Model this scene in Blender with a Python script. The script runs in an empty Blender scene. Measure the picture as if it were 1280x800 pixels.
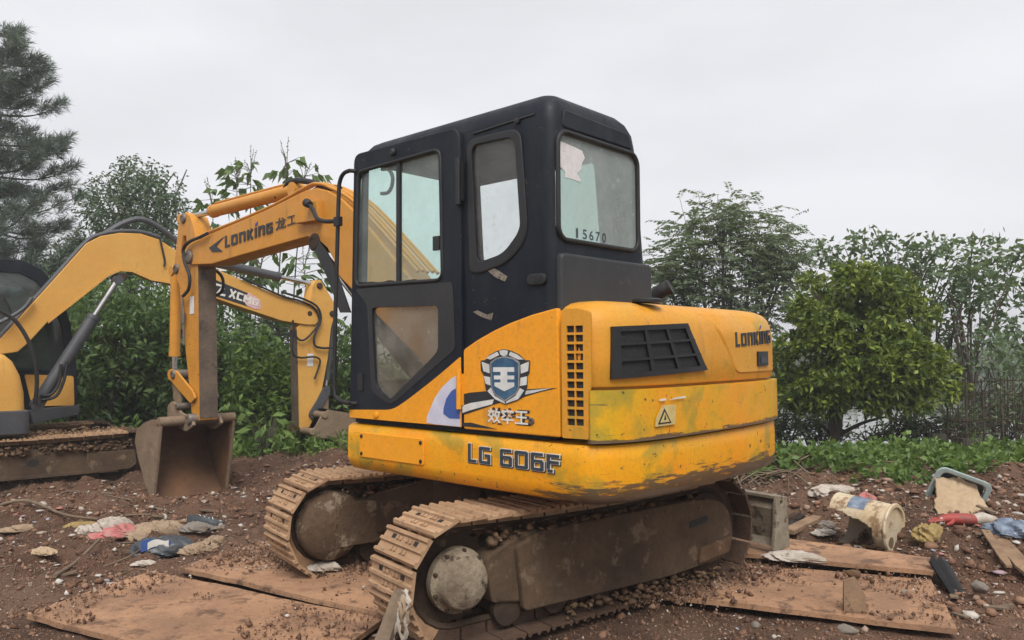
import bpy, bmesh, math, random
import numpy as np
from mathutils import Vector, Matrix
from math import radians, sin, cos, pi

random.seed(7)
sc = bpy.context.scene
COL = sc.collection
# ---------------------------------------------------------------- camera
FPX, HOR, CZ = 978.0, 445.0, 1.40
PITCH = math.atan((HOR - 400) / FPX)
cam_d = bpy.data.cameras.new("camera")
cam = bpy.data.objects.new("camera", cam_d); COL.objects.link(cam)
cam.location = (0, 0, CZ)
cam.rotation_euler = (pi / 2 + PITCH, 0, 0)
cam_d.sensor_width = 36.0
cam_d.lens = FPX / 1280 * 36.0
cam_d.clip_start = 0.05
cam_d.clip_end = 3000
sc.camera = cam
# ---------------------------------------------------------------- sky, sun, exposure
SUN_EL, SUN_AZ = radians(52), radians(176)      # azimuth clockwise from +Y: high behind the camera
w = bpy.data.worlds.new("World"); sc.world = w; w.use_nodes = True
nt = w.node_tree; nt.nodes.clear()
wo = nt.nodes.new("ShaderNodeOutputWorld"); bg = nt.nodes.new("ShaderNodeBackground")
sky = nt.nodes.new("ShaderNodeTexSky"); sky.sky_type = 'NISHITA'; sky.sun_disc = False
sky.sun_elevation = SUN_EL; sky.sun_rotation = SUN_AZ
sky.air_density = 1.0; sky.dust_density = 4.0
tc = nt.nodes.new("ShaderNodeTexCoord"); mp = nt.nodes.new("ShaderNodeMapping")
mp.inputs['Scale'].default_value = (1.0, 1.0, 3.2)
nz = nt.nodes.new("ShaderNodeTexNoise"); nz.inputs['Scale'].default_value = 1.7
nz.inputs['Detail'].default_value = 5; nz.inputs['Roughness'].default_value = .5
rp = nt.nodes.new("ShaderNodeValToRGB")
rp.color_ramp.elements[0].position = .32; rp.color_ramp.elements[0].color = (4.62, 4.66, 4.82, 1)
rp.color_ramp.elements[1].position = .66; rp.color_ramp.elements[1].color = (5.75, 5.73, 5.95, 1)
mx = nt.nodes.new("ShaderNodeMix"); mx.data_type = 'RGBA'; mx.inputs[0].default_value = .94
nt.links.new(tc.outputs['Generated'], mp.inputs['Vector']); nt.links.new(mp.outputs[0], nz.inputs['Vector'])
nt.links.new(nz.outputs['Fac'], rp.inputs[0])
nt.links.new(sky.outputs[0], mx.inputs[6]); nt.links.new(rp.outputs[0], mx.inputs[7])
nt.links.new(mx.outputs[2], bg.inputs[0]); bg.inputs[1].default_value = .078
nt.links.new(bg.outputs[0], wo.inputs[0])
sun_d = bpy.data.lights.new("sun", 'SUN'); sun_d.energy = 1.5; sun_d.angle = radians(30); sun_d.color = (1, .97, .93)
sun = bpy.data.objects.new("sun", sun_d); COL.objects.link(sun)
sdir = Vector((sin(SUN_AZ) * cos(SUN_EL), cos(SUN_AZ) * cos(SUN_EL), sin(SUN_EL)))
sun.rotation_euler = sdir.to_track_quat('Z', 'Y').to_euler()
sun.location = (3, -4, 9)
vs = sc.view_settings
vs.view_transform = 'Standard'; vs.look = 'None'; vs.gamma = 1.0; vs.use_curve_mapping = False
vs.exposure = 1.10
sc.cycles.max_bounces = 8; sc.cycles.transparent_max_bounces = 24

# ---------------------------------------------------------------- pixels to places
_cp, _sp = cos(PITCH), sin(PITCH)
def ray(x, y):
    a, b = (x - 640) / FPX, -(y - 400) / FPX
    return Vector((a, _cp - b * _sp, _sp + b * _cp))
CAMP = Vector((0, 0, CZ))
def on_plane(x, y, P, N):
    d = ray(x, y); return CAMP + d * ((Vector(P) - CAMP).dot(N) / d.dot(N))
def at_depth(x, y, Y):
    d = ray(x, y); return CAMP + d * (Y / d.y)
def at_z(x, y, z):
    d = ray(x, y); return CAMP + d * ((z - CZ) / d.z)

class Frame:
    """origin on the ground, x = heading, y = left, z up"""
    def __init__(s, ox, oy, ang, oz=0.0):
        s.o = Vector((ox, oy, oz)); s.ang = ang
        s.X = Vector((cos(ang), sin(ang), 0)); s.Y = Vector((-sin(ang), cos(ang), 0))
    def loc(s, P):
        q = P - s.o; return Vector((q.dot(s.X), q.dot(s.Y), q.z))
    def world(s, a, b, z): return s.o + s.X * a + s.Y * b + Vector((0, 0, z))
    def side(s, px, y):         # pixel list -> (x, z) on the plane at local y
        return [(p.x, p.z) for p in (s.loc(on_plane(a, b, s.o + s.Y * y, s.Y)) for a, b in px)]

# ---------------------------------------------------------------- noise
_L = np.random.RandomState(11).rand(256, 256)
def vnoise(x, y):
    x = np.asarray(x, float); y = np.asarray(y, float)
    xi = np.floor(x).astype(int); yi = np.floor(y).astype(int); fx = x - xi; fy = y - yi
    fx = fx * fx * (3 - 2 * fx); fy = fy * fy * (3 - 2 * fy)
    g = lambda a, b: _L[a & 255, b & 255]
    return (g(xi, yi) * (1 - fx) + g(xi + 1, yi) * fx) * (1 - fy) + (g(xi, yi + 1) * (1 - fx) + g(xi + 1, yi + 1) * fx) * fy - .5
def fbm(x, y, sc0, octs=5, gain=.5):
    r = 0; a = 1
    for k in range(octs):
        r = r + a * vnoise(np.asarray(x) * sc0 + 17.3 * k, np.asarray(y) * sc0 + 31.7 * k); sc0 *= 2.03; a *= gain
    return r

# ---------------------------------------------------------------- materials
class NT:
    def __init__(s, name):
        s.m = bpy.data.materials.new(name); s.m.use_nodes = True
        s.t = s.m.node_tree; s.b = s.t.nodes['Principled BSDF']; s.out = s.t.nodes['Material Output']
        s.c = s.t.nodes.new("ShaderNodeTexCoord")
    def n(s, k): return s.t.nodes.new("ShaderNode" + k)
    def l(s, a, b): s.t.links.new(a, b)
    def put(s, sock, v):
        if isinstance(v, (int, float)): sock.default_value = v
        elif isinstance(v, tuple): sock.default_value = (*v, 1) if len(v) == 3 and len(sock.default_value) == 4 else v
        else: s.l(v, sock)
    def noise(s, scale, detail=5, rough=.6, stretch=None, off=0.0, dist=0.0):
        q = s.n("TexNoise"); q.inputs['Scale'].default_value = scale; q.inputs['Detail'].default_value = detail
        q.inputs['Roughness'].default_value = rough; q.inputs['Distortion'].default_value = dist
        mpn = s.n("Mapping"); s.l(s.c.outputs['Object'], mpn.inputs[0])
        if stretch: mpn.inputs['Scale'].default_value = stretch
        mpn.inputs['Location'].default_value = (off, off * 1.7, off * .6)
        s.l(mpn.outputs[0], q.inputs['Vector']); return q.outputs['Fac']
    def ramp(s, fac, *stops):
        r = s.n("ValToRGB"); e = r.color_ramp.elements
        while len(e) < len(stops): e.new(.5)
        for k, (p, c) in enumerate(stops):
            e[k].position = p; e[k].color = (c, c, c, 1) if isinstance(c, (int, float)) else (*c, 1)
        s.l(fac, r.inputs[0]); return r.outputs[0]
    def mix(s, f, a, b, mode='MIX'):
        q = s.n("Mix"); q.data_type = 'RGBA'; q.blend_type = mode
        s.put(q.inputs[0], f); s.put(q.inputs[6], a); s.put(q.inputs[7], b); return q.outputs[2]
    def math(s, op, a, b=0.0):
        q = s.n("Math"); q.operation = op; s.put(q.inputs[0], a); s.put(q.inputs[1], b); return q.outputs[0]
    def z(s):
        q = s.n("SeparateXYZ"); s.l(s.c.outputs['Object'], q.inputs[0]); return q.outputs
    def island(s): return s.n("NewGeometry").outputs['Random Per Island']
    def rnd(s): return s.n("ObjectInfo").outputs['Random']
    def bump(s, h, strength=.3, dist=.01):
        q = s.n("Bump"); q.inputs['Strength'].default_value = strength; q.inputs['Distance'].default_value = dist
        s.l(h, q.inputs['Height']); s.l(q.outputs[0], s.b.inputs['Normal'])
    def done(s, col, rough=.6, metal=0.0, spec=.5):
        s.put(s.b.inputs['Base Color'], col); s.put(s.b.inputs['Roughness'], rough)
        s.put(s.b.inputs['Metallic'], metal); s.b.inputs['Specular IOR Level'].default_value = spec; return s.m

M = {}
def paint(name, base, alt, stain=None, stain_amt=.55, chips=.70, mud=(.17, .11, .07), low=None, rough=.42, off=0.0, grime=.62):
    q = NT(name)
    c = q.mix(q.ramp(q.noise(2.3, 6, .6, off=off), (.40, 0), (.62, 1)), base, alt)
    c = q.mix(q.math('MULTIPLY', q.ramp(q.noise(9, 6, .7, off=off + 3), (.35, 0), (.75, 1)), .28), c, tuple(x * .62 for x in alt))
    if stain:
        c = q.mix(q.ramp(q.noise(2.9, 7, .62, off=off + 9, dist=.4), (stain_amt - .05, 0), (stain_amt + .03, .55), (stain_amt + .16, .9)), c, stain)
    # rain streaks and dust
    c = q.mix(q.math('MULTIPLY', q.ramp(q.noise(6, 5, .6, (2.2, 2.2, .35), off + 5), (grime, 0), (grime + .16, 1)), .5), c, mud)
    c = q.mix(q.math('MULTIPLY', q.ramp(q.noise(60, 5, .75, off=off + 6), (.48, 0), (.72, 1)), .30), c, (.20, .12, .05))
    c = q.mix(q.ramp(q.noise(16, 6, .7, (1.3, 1.3, .16), off + 8), (.685, 0), (.72, .55)), c, (.17, .075, .03))
    # scuffs along the body, chips to dark primer
    c = q.mix(q.ramp(q.noise(5, 8, .7, (.5, .5, 7), off + 2), (chips, 0), (chips + .03, .8)), c, (.11, .075, .05))
    c = q.mix(q.ramp(q.noise(26, 4, .6, off=off + 4), (chips + .02, 0), (chips + .05, .9)), c, (.05, .04, .035))
    if low:     # scraped lower edge
        z = q.z()[2]
        zz = q.n("MapRange"); zz.inputs[1].default_value = low[0]; zz.inputs[2].default_value = low[1]
        zz.inputs[3].default_value = 1; zz.inputs[4].default_value = 0; q.l(z, zz.inputs[0])
        xx = q.n("MapRange"); xx.inputs[1].default_value = -.75; xx.inputs[2].default_value = -1.35
        xx.inputs[3].default_value = .25; xx.inputs[4].default_value = 1; q.l(q.z()[0], xx.inputs[0])
        f = q.math('MULTIPLY', zz.outputs[0], xx.outputs[0])
        f = q.math('ADD', f, q.math('MULTIPLY', q.math('SUBTRACT', q.noise(6, 8, .75, (.55, .55, 6), off), .5), 1.7))
        c = q.mix(q.ramp(f, (.52, 0), (.62, .9)), c, (.075, .055, .04))
        c = q.mix(q.ramp(f, (.80, 0), (.88, .9)), c, (.16, .11, .075))
    q.bump(q.noise(14, 3), .05, .01)
    rr = q.ramp(q.noise(7, 5, off=off), (.3, rough - .08), (.7, rough + .25))
    return q.done(c, rr, 0, .35)
ORANGE, LEMON, ALGAE = (.88, .335, .010), (.68, .36, .014), (.28, .245, .030)
M['paint'] = paint('yellow_paint', ORANGE, (.82, .34, .013), None, chips=.71)
M['paint_hood'] = paint('hood_paint', (.68, .290, .022), (.62, .305, .032), ALGAE, .62, chips=.685, off=1.3, grime=.58)
M['paint_weight'] = paint('counterweight_paint', (.86, .32, .006), (.80, .38, .007), ALGAE, .585, chips=.635, low=(.735, .95), off=4.4, rough=.36)
M['paint_band'] = paint('band_paint', (.80, .31, .008), (.64, .37, .008), ALGAE, .535, chips=.635, low=(1.005, 1.06), off=7.7, rough=.36)
M['paint_boom'] = paint('boom_paint', (.62, .27, .03), (.58, .26, .04), None, chips=.70, off=2.2, grime=.58)
M['paint_second'] = paint('ochre_paint', (.64, .33, .070), (.66, .36, .080), None, chips=.735, off=6.1)
M['paint_arm'] = paint('arm_paint', (.62, .27, .03), (.55, .24, .03), None, chips=.64, off=8.2, grime=.55)

def dull(name, c1, c2, scale=4, rough=.6, c3=None, t3=.62, bump=.15, metal=0.0, spots=True, thr=(.38, .66), bscale=18, spec=.5):
    q = NT(name)
    c = q.mix(q.ramp(q.noise(scale, 8, .65), (thr[0], 0), (thr[1], 1)), c1, c2)
    if c3: c = q.mix(q.ramp(q.noise(scale * 1.7, 8, .68, off=5), (t3, 0), (t3 + .07, 1)), c, c3)
    if spots: c = q.mix(q.math('MULTIPLY', q.ramp(q.noise(scale * 9, 4, .6, off=2), (.45, 0), (.7, 1)), .35), c, tuple(x * .45 for x in c1))
    if bump: q.bump(q.noise(bscale, 6, .7), bump, .02)
    return q.done(c, rough, metal, spec)
q = NT('cab_black_paint')
c = q.mix(q.ramp(q.noise(2.2, 6, .6), (.38, 0), (.64, 1)), (.0062, .0092, .0155), (.0100, .0140, .0215))
c = q.mix(q.math('MULTIPLY', q.ramp(q.noise(4, 7, .7, (1, 1, .25), 3), (.46, 0), (.74, 1)), .32), c, (.050, .050, .050))      # run-down dust
c = q.mix(q.ramp(q.noise(9, 9, .75, off=6), (.63, 0), (.70, .6)), c, (.060, .058, .056))                                  # rubbed patches
c = q.mix(q.ramp(q.noise(7, 8, .8, (.35, .35, 9), 8), (.685, 0), (.70, .6)), c, (.085, .082, .08))                         # scratches
c = q.mix(q.ramp(q.noise(46, 3, .6, off=2), (.70, 0), (.73, .7)), c, (.12, .10, .085))
q.bump(q.noise(5, 4), .06, .02)
M['black'] = q.done(c, q.ramp(q.noise(5, 6, .7, off=4), (.35, .38), (.68, .66)), 0, .20)
M['black_rear'] = dull('rear_black_paint', (.024, .026, .029), (.036, .038, .041), 3, .55, (.055, .053, .05), .62, .04, spots=False, spec=.35)  # paler black than the cab shell, for the rear panel
M['black_plain'] = dull('black_trim', (.008, .0085, .010), (.014, .0145, .016), 5, .5, bump=.05, spots=False)
M['black_dirty'] = dull('scuffed_black_paint', (.014, .014, .016), (.024, .024, .026), 4, .5, (.11, .095, .08), .66, .06)
M['rubber'] = dull('rubber', (.008, .008, .009), (.017, .016, .016), 12, .62, bump=.1, spots=False)
M['mud'] = dull('dried_mud', (.175, .108, .062), (.098, .058, .036), 5, .95, (.235, .160, .098), .56, .6, spec=.15)
M['mud_dark'] = dull('dark_muddy_steel', (.070, .046, .031), (.042, .029, .021), 4, .88, (.150, .100, .062), .60, .5, spec=.2)
M['frame_mud'] = dull('mud_caked_frame', (.125, .082, .050), (.062, .042, .029), 3.2, .9, (.19, .135, .085), .57, .45, spec=.2)
M['cover_mud'] = dull('grey_mud', (.34, .28, .20), (.12, .082, .055), 6, .93, (.055, .04, .03), .56, .7, spec=.15)
M['guard_mud'] = dull('guard_mud', (.125, .082, .052), (.075, .050, .034), 4, .93, (.27, .22, .155), .545, .7, spec=.15)
M['concrete_grey'] = dull('mud_splashed_steel', (.20, .165, .115), (.30, .26, .20), 6, .9, (.10, .075, .055), .57, .45, spec=.2)
M['bucket_in'] = dull('rusty_bucket_steel', (.185, .088, .038), (.085, .045, .025), 2.2, .75, (.27, .150, .075), .62, .25)
M['bucket_out'] = dull('muddy_bucket_steel', (.235, .170, .110), (.155, .098, .058), 4, .85, (.31, .25, .18), .60, .35)
M['arm_worn'] = dull('worn_inner_face', (.085, .062, .046), (.155, .110, .075), 3.5, .75, (.05, .038, .03), .58, .2)
q = NT('rusty_ground_plate')
c = q.mix(q.ramp(q.noise(1.6, 8, .68), (.36, 0), (.66, 1)), (.43, .250, .145), (.285, .158, .092))
c = q.mix(q.ramp(q.noise(2.6, 9, .72, off=5), (.46, 0), (.60, .9)), c, (.25, .145, .090))
c = q.mix(q.ramp(q.noise(7, 8, .7, off=9), (.535, 0), (.62, .9)), c, (.13, .078, .052))
c = q.mix(q.ramp(q.noise(40, 5, .7, off=1), (.57, 0), (.66, .7)), c, (.14, .085, .056))
q.bump(q.math('ADD', q.noise(9, 6, .7), q.noise(50, 5, .7)), .45, .012); M['steel_plate'] = q.done(c, .9, 0, .2)
M['chrome'] = dull('cylinder_rod', (.55, .55, .56), (.42, .41, .40), 8, .22, bump=0, metal=1.0, spots=False)
M['steel'] = dull('worn_pin_steel', (.20, .17, .14), (.12, .09, .07), 10, .55, bump=.1, metal=.4)
M['grey_paint'] = dull('grey_paint', (.055, .058, .066), (.075, .075, .08), 4, .5, (.14, .11, .08), .66, .05)
M['wood'] = dull('weathered_wood', (.29, .185, .105), (.17, .10, .06), 7, .85, (.08, .05, .035), .60, .3)
M['bark'] = dull('bark', (.060, .046, .035), (.105, .084, .064), 9, .95, bump=.5)
M['bark_pale'] = dull('pale_bark', (.13, .115, .092), (.085, .07, .055), 9, .95, bump=.4)
M['twig'] = dull('dry_twig', (.20, .145, .095), (.12, .08, .052), 12, .9, bump=.2)
M['white_cloth'] = dull('dirty_white_plastic', (.50, .45, .39), (.33, .265, .205), 8, .6, (.17, .115, .075), .56, .25)
M['cream'] = dull('cream_plastic', (.50, .38, .225), (.60, .52, .39), 5, .6, (.25, .15, .075), .54, .05)
M['cream_in'] = dull('stained_plastic_inside', (.10, .065, .04), (.20, .14, .08), 5, .7, bump=.05)
M['beige_cloth'] = dull('beige_cloth', (.34, .245, .16), (.22, .15, .095), 6, .95, (.10, .065, .045), .60, .25)
M['red'] = dull('faded_red_rubber', (.36, .045, .035), (.26, .05, .04), 9, .6, (.15, .08, .055), .56, .05)
M['pink'] = dull('faded_pink_plastic', (.46, .10, .10), (.40, .24, .20), 9, .6, (.20, .10, .07), .58, .2)
M['blue_bag'] = dull('blue_grey_plastic', (.075, .10, .15), (.26, .31, .38), 9, .32, (.42, .45, .50), .66, .1, spots=False)
M['dark_bag'] = dull('dark_grey_plastic', (.035, .042, .050), (.062, .068, .076), 6, .42, (.12, .09, .065), .67, .05, spots=False)
M['yellow_rag'] = dull('yellow_rag', (.34, .245, .085), (.22, .145, .07), 7, .9, (.10, .065, .035), .56, .1)
M['cardboard'] = dull('torn_cardboard', (.44, .325, .205), (.36, .25, .15), 4, .92, (.17, .115, .07), .63, .15)
M['pale_blue'] = dull('pale_blue_plastic', (.36, .44, .43), (.27, .33, .33), 6, .5, bump=.03)
M['stone'] = dull('grey_stone', (.23, .20, .17), (.15, .12, .095), 8, .9, bump=.4)
M['sticker'] = dull('torn_white_sticker', (.72, .70, .69), (.62, .59, .58), 20, .6, (.38, .33, .32), .60, 0)
def flat(name, c, rough=.5, metal=0.0):
    return dull(name, c, tuple(min(1, x * .86) for x in c), 9, rough, bump=0, spots=False, metal=metal)
M['l_dark'] = flat('lettering_dark', (.018, .021, .026))
M['l_grey'] = flat('lettering_slate', (.035, .047, .058))
M['l_white'] = flat('lettering_white', (.70, .68, .62))
M['l_blue'] = flat('flag_blue', (.055, .075, .30))
M['shield_blue'] = dull('shield_blue_print', (.018, .060, .125), (.05, .14, .24), 14, .45, bump=0, spots=False)
M['silver_print'] = dull('silver_print', (.66, .66, .63), (.44, .45, .45), 10, .45, bump=0, spots=False)
M['silver_dark'] = dull('silver_grey_print', (.16, .16, .16), (.40, .39, .37), 5, .45, bump=0, spots=False)
M['door_print'] = dull('door_white_blue_print', (.62, .62, .70), (.48, .48, .60), 5, .45, bump=0, spots=False)
M['print_blue'] = flat('door_blue_print', (.045, .10, .33))
M['warn'] = dull('faded_warning_label', (.60, .48, .20), (.50, .36, .12), 16, .6, bump=0)
M['inside'] = dull('cab_interior', (.040, .042, .043), (.060, .060, .060), 5, .8, bump=.05, spots=False)
M['seat'] = dull('seat_cloth', (.030, .030, .033), (.045, .044, .044), 9, .9, bump=.1, spots=False)
M['mesh_hole_black'] = dull('mesh_and_hole_black', (.006, .006, .007), (.018, .018, .018), 60, .7, bump=.3, bscale=90, spots=False)  # grille mesh; also the flat black that stands for shaded holes

def leaf_mat(name, c1, c2, c3, trans=.35, rough=.5):
    q = NT(name)
    c = q.ramp(q.island(), (0, c1), (.55, c2), (1, c3))
    c = q.mix(q.math('MULTIPLY', q.ramp(q.noise(.9, 3), (.35, 0), (.65, 1)), .35), c, tuple(x * .62 for x in c1))
    q.done(c, rough, 0, .35)
    tr = q.n("BsdfTranslucent"); ms = q.n("MixShader")
    q.put(tr.inputs[0], q.mix(1.0, c, (1.0, 1.0, .45), 'MULTIPLY'))
    ms.inputs[0].default_value = trans
    q.l(q.b.outputs[0], ms.inputs[1]); q.l(tr.outputs[0], ms.inputs[2]); q.l(ms.outputs[0], q.out.inputs[0])
    return q.m
M['lf_ever'] = leaf_mat('evergreen_leaf', (0.070, 0.115, 0.026), (0.150, 0.215, 0.038), (0.32, 0.385, 0.060), .33)
M['lf_shrub'] = leaf_mat('shrub_leaf', (0.062, 0.118, 0.042), (0.112, 0.188, 0.058), (0.180, 0.262, 0.080))
M['lf_light'] = leaf_mat('light_shrub_leaf', (0.082, 0.148, 0.036), (0.145, 0.235, 0.050), (0.215, 0.315, 0.070))
M['lf_camphor'] = leaf_mat('blue_green_leaf', (0.075, 0.118, 0.072), (0.120, 0.172, 0.105), (0.19, 0.25, 0.16), .35)
M['lf_pinnate'] = leaf_mat('pinnate_leaf', (0.125, 0.172, 0.105), (0.170, 0.225, 0.130), (0.23, 0.29, 0.165), .45)  # distance haze mixed into the leaf colour, so paler
M['lf_thin'] = leaf_mat('thin_tree_leaf', (0.100, 0.152, 0.088), (0.150, 0.215, 0.118), (0.235, 0.305, 0.165), .4)  # leaves paled to carry the haze over the bank in their colour
M['lf_pine'] = leaf_mat('pine_needle', (0.105, 0.145, 0.122), (0.140, 0.185, 0.152), (0.19, 0.24, 0.195), .25)  # needles lightened and greyed: distance haze painted into the colour
M['lf_ground'] = leaf_mat('ground_cover_leaf', (0.085, 0.150, 0.040), (0.145, 0.235, 0.058), (0.225, 0.325, 0.085), .38)
M['lf_big'] = leaf_mat('broad_leaf', (0.097, 0.162, 0.061), (0.149, 0.230, 0.081), (0.203, 0.284, 0.108), .45)
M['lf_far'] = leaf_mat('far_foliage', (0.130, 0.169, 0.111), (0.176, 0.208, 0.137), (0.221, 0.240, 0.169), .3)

def glass_mat(name, tint, dirt_sheen, dirt_amt, top=None):
    q = NT(name); q.t.nodes.remove(q.b)
    tr = q.n("BsdfTransparent"); gl = q.n("BsdfGlossy"); gl.inputs['Roughness'].default_value = .03
    df = q.n("BsdfDiffuse"); q.put(tr.inputs[0], tint); q.put(df.inputs[0], dirt_sheen)
    lw = q.n("Fresnel"); lw.inputs[0].default_value = 1.5
    m1 = q.n("MixShader"); q.l(lw.outputs[0], m1.inputs[0]); q.l(tr.outputs[0], m1.inputs[1]); q.l(gl.outputs[0], m1.inputs[2])
    m2 = q.n("MixShader")
    f = q.math('ADD', q.math('MULTIPLY', q.ramp(q.noise(3.5, 8, .7), (.35, 0), (.75, 1)), dirt_amt), q.math('MULTIPLY', q.ramp(q.noise(22, 5, .7), (.60, 0), (.68, 1)), dirt_amt * .7))
    f = q.math('ADD', f, top or .03)
    q.l(f, m2.inputs[0]); q.l(m1.outputs[0], m2.inputs[1]); q.l(df.outputs[0], m2.inputs[2]); q.l(m2.outputs[0], q.out.inputs[0])
    return q.m
M['glass'] = glass_mat('green_cab_glass', (.82, .96, .91), (.56, .62, .59), .16, .09)
M['glass_rear'] = glass_mat('rear_cab_glass', (.76, .94, .87), (.50, .56, .54), .24, .33)  # the even pale veil paints in reflected sky haze; the patches are dirt
M['glass_clear'] = glass_mat('clear_cab_glass', (.90, .93, .92), (.5, .5, .47), .16)
M['glass_low'] = glass_mat('muddy_lower_glass', (.72, .72, .66), (.36, .33, .27), .45, .10)
M['glass_dark'] = glass_mat('dark_cab_glass', (.60, .66, .66), (.34, .37, .36), .12, .06)

# ---------------------------------------------------------------- mesh helpers
def rrect(x0, z0, x1, z1, r, n=5):
    out = []
    for cx, cz, a0 in ((x1 - r, z1 - r, 0), (x0 + r, z1 - r, 90), (x0 + r, z0 + r, 180), (x1 - r, z0 + r, 270)):
        for k in range(n + 1):
            a = radians(a0 + 90 * k / n); out.append((cx + r * cos(a), cz + r * sin(a)))
    return out
def rpoly(pts, r, n=4):
    """round the corners of a polygon"""
    out = []; N = len(pts)
    for i in range(N):
        p0, p, p1 = (Vector(pts[(i + k) % N][:2]) for k in (-1, 0, 1))
        a, b = (p0 - p), (p1 - p)
        rr = r[i] if isinstance(r, (list, tuple)) else r
        d = min(rr, a.length * .45, b.length * .45)
        A, B = p + a.normalized() * d, p + b.normalized() * d
        for k in range(n + 1):
            t = k / n; q = A * (1 - t) ** 2 + p * 2 * t * (1 - t) + B * t * t; out.append((q.x, q.y))
    return out
def curve_mesh(polys, thick, bev=0.0, res=1):
    c = bpy.data.curves.new('tmp', 'CURVE'); c.dimensions = '2D'; c.fill_mode = 'BOTH'
    c.extrude = max(thick / 2 - bev, 1e-5); c.bevel_depth = bev; c.offset = -bev; c.bevel_resolution = res
    for P in polys:
        s = c.splines.new('POLY'); s.points.add(len(P) - 1)
        for p, q in zip(s.points, P): p.co = (q[0], q[1], 0, 1)
        s.use_cyclic_u = True
    return _take(c)
def _take(c):
    o = bpy.data.objects.new('tmp', c); m = bpy.data.meshes.new_from_object(o)
    V = [tuple(v.co) for v in m.vertices]; F = [tuple(p.vertices) for p in m.polygons]
    bpy.data.objects.remove(o); bpy.data.curves.remove(c); bpy.data.meshes.remove(m); return V, F
def text_mesh(body, bold=.0, thick=.0):
    c = bpy.data.curves.new('tmp', 'FONT'); c.body = body; c.offset = bold; c.resolution_u = 3; c.extrude = thick
    V, F = _take(c)
    xs = [v[0] for v in V]; ys = [v[1] for v in V]; x0, x1, y0, y1 = min(xs), max(xs), min(ys), max(ys)
    return [((v[0] - x0) / (x1 - x0), (v[1] - y0) / (y1 - y0), v[2]) for v in V], F

class MB:
    def __init__(s): s.v = []; s.f = []
    def add(s, V, F, fn=None):
        o = len(s.v); s.v += [tuple(fn(*p)) if fn else tuple(p) for p in V]; s.f += [tuple(i + o for i in f) for f in F]; return s
    def plate_y(s, polys, y, thick, bev=0.0, res=1, flip=False):    # polygons in (x,z), extruded along y
        V, F = curve_mesh(polys, thick, bev, res); return s.add(V, F, lambda a, b, c: (a, y + c, b))
    def plate_x(s, polys, x, thick, bev=0.0, res=1):                # polygons in (y,z)
        V, F = curve_mesh(polys, thick, bev, res); return s.add(V, F, lambda a, b, c: (x + c, a, b))
    def plate_z(s, polys, z, thick, bev=0.0, res=1):
        V, F = curve_mesh(polys, thick, bev, res); return s.add(V, F, lambda a, b, c: (a, b, z + c))
    def box(s, c, d, R=None):
        V = []
        for x in (-.5, .5):
            for y in (-.5, .5):
                for z in (-.5, .5):
                    p = Vector((x * d[0], y * d[1], z * d[2]))
                    if R is not None: p = R @ p
                    V.append((c[0] + p.x, c[1] + p.y, c[2] + p.z))
        return s.add(V, [(0, 1, 3, 2), (4, 6, 7, 5), (0, 4, 5, 1), (2, 3, 7, 6), (0, 2, 6, 4), (1, 5, 7, 3)])
    def tube(s, path, r, n=10, cap=True, closed=False):
        P = [Vector(p) for p in path]; N = len(P); V = []; up = None
        for i, p in enumerate(P):
            if closed: t = (P[(i + 1) % N] - P[i - 1]).normalized()
            else: t = (P[min(i + 1, N - 1)] - P[max(i - 1, 0)]).normalized()
            if up is None: up = Vector((0, 0, 1)) if abs(t.z) < .9 else Vector((1, 0, 0))
            a = t.cross(up)
            if a.length < 1e-6: a = t.orthogonal()
            a.normalize(); b = a.cross(t); up = b
            rr = r[i] if isinstance(r, (list, tuple)) else r
            V += [tuple(p + (a * cos(2 * pi * k / n) + b * sin(2 * pi * k / n)) * rr) for k in range(n)]
        F = []
        for i in range(N if closed else N - 1):
            j = (i + 1) % N
            F += [(i * n + k, i * n + (k + 1) % n, j * n + (k + 1) % n, j * n + k) for k in range(n)]
        if cap and not closed: F += [tuple(range(n))[::-1], tuple((N - 1) * n + k for k in range(n))]
        return s.add(V, F)
    def cyl(s, a, b, r, n=16): return s.tube([a, b], r, n)
    def lathe(s, prof, O, A, n=24):         # prof: (radius, along axis)
        A = Vector(A).normalized(); B = A.orthogonal().normalized(); Cc = A.cross(B); O = Vector(O); V = []
        for r, h in prof:
            V += [tuple(O + A * h + (B * cos(2 * pi * k / n) + Cc * sin(2 * pi * k / n)) * max(r, 1e-4)) for k in range(n)]
        F = []
        for i in range(len(prof) - 1):
            F += [(i * n + k, i * n + (k + 1) % n, (i + 1) * n + (k + 1) % n, (i + 1) * n + k) for k in range(n)]
        F += [tuple(range(n))[::-1], tuple((len(prof) - 1) * n + k for k in range(n))]
        return s.add(V, F)
    def loft(s, rings, cap=True):           # rings of equal length
        n = len(rings[0]); V = [p for r in rings for p in r]; F = []
        for i in range(len(rings) - 1):
            F += [(i * n + k, i * n + (k + 1) % n, (i + 1) * n + (k + 1) % n, (i + 1) * n + k) for k in range(n)]
        if cap: F += [tuple(range(n))[::-1], tuple((len(rings) - 1) * n + k for k in range(n))]
        return s.add(V, F)
    def strip(s, rows):
        n = len(rows[0]); V = [tuple(p) for r in rows for p in r]
        return s.add(V, [(i * n + k, i * n + k + 1, (i + 1) * n + k + 1, (i + 1) * n + k) for i in range(len(rows) - 1) for k in range(n - 1)])
    def mesh(s, name, smooth=35):
        m = bpy.data.meshes.new(name); m.from_pydata(s.v, [], s.f); m.update()
        b = bmesh.new(); b.from_mesh(m); bmesh.ops.recalc_face_normals(b, faces=b.faces); b.to_mesh(m); b.free()
        if smooth:
            m.shade_smooth(); m.set_sharp_from_angle(angle=radians(smooth))
        return m
    def build(s, name, mat, parent=None, smooth=35, bevel=0, **tags):
        m = s.mesh(name, smooth); return link(name, m, mat, parent, bevel, **tags)
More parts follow.
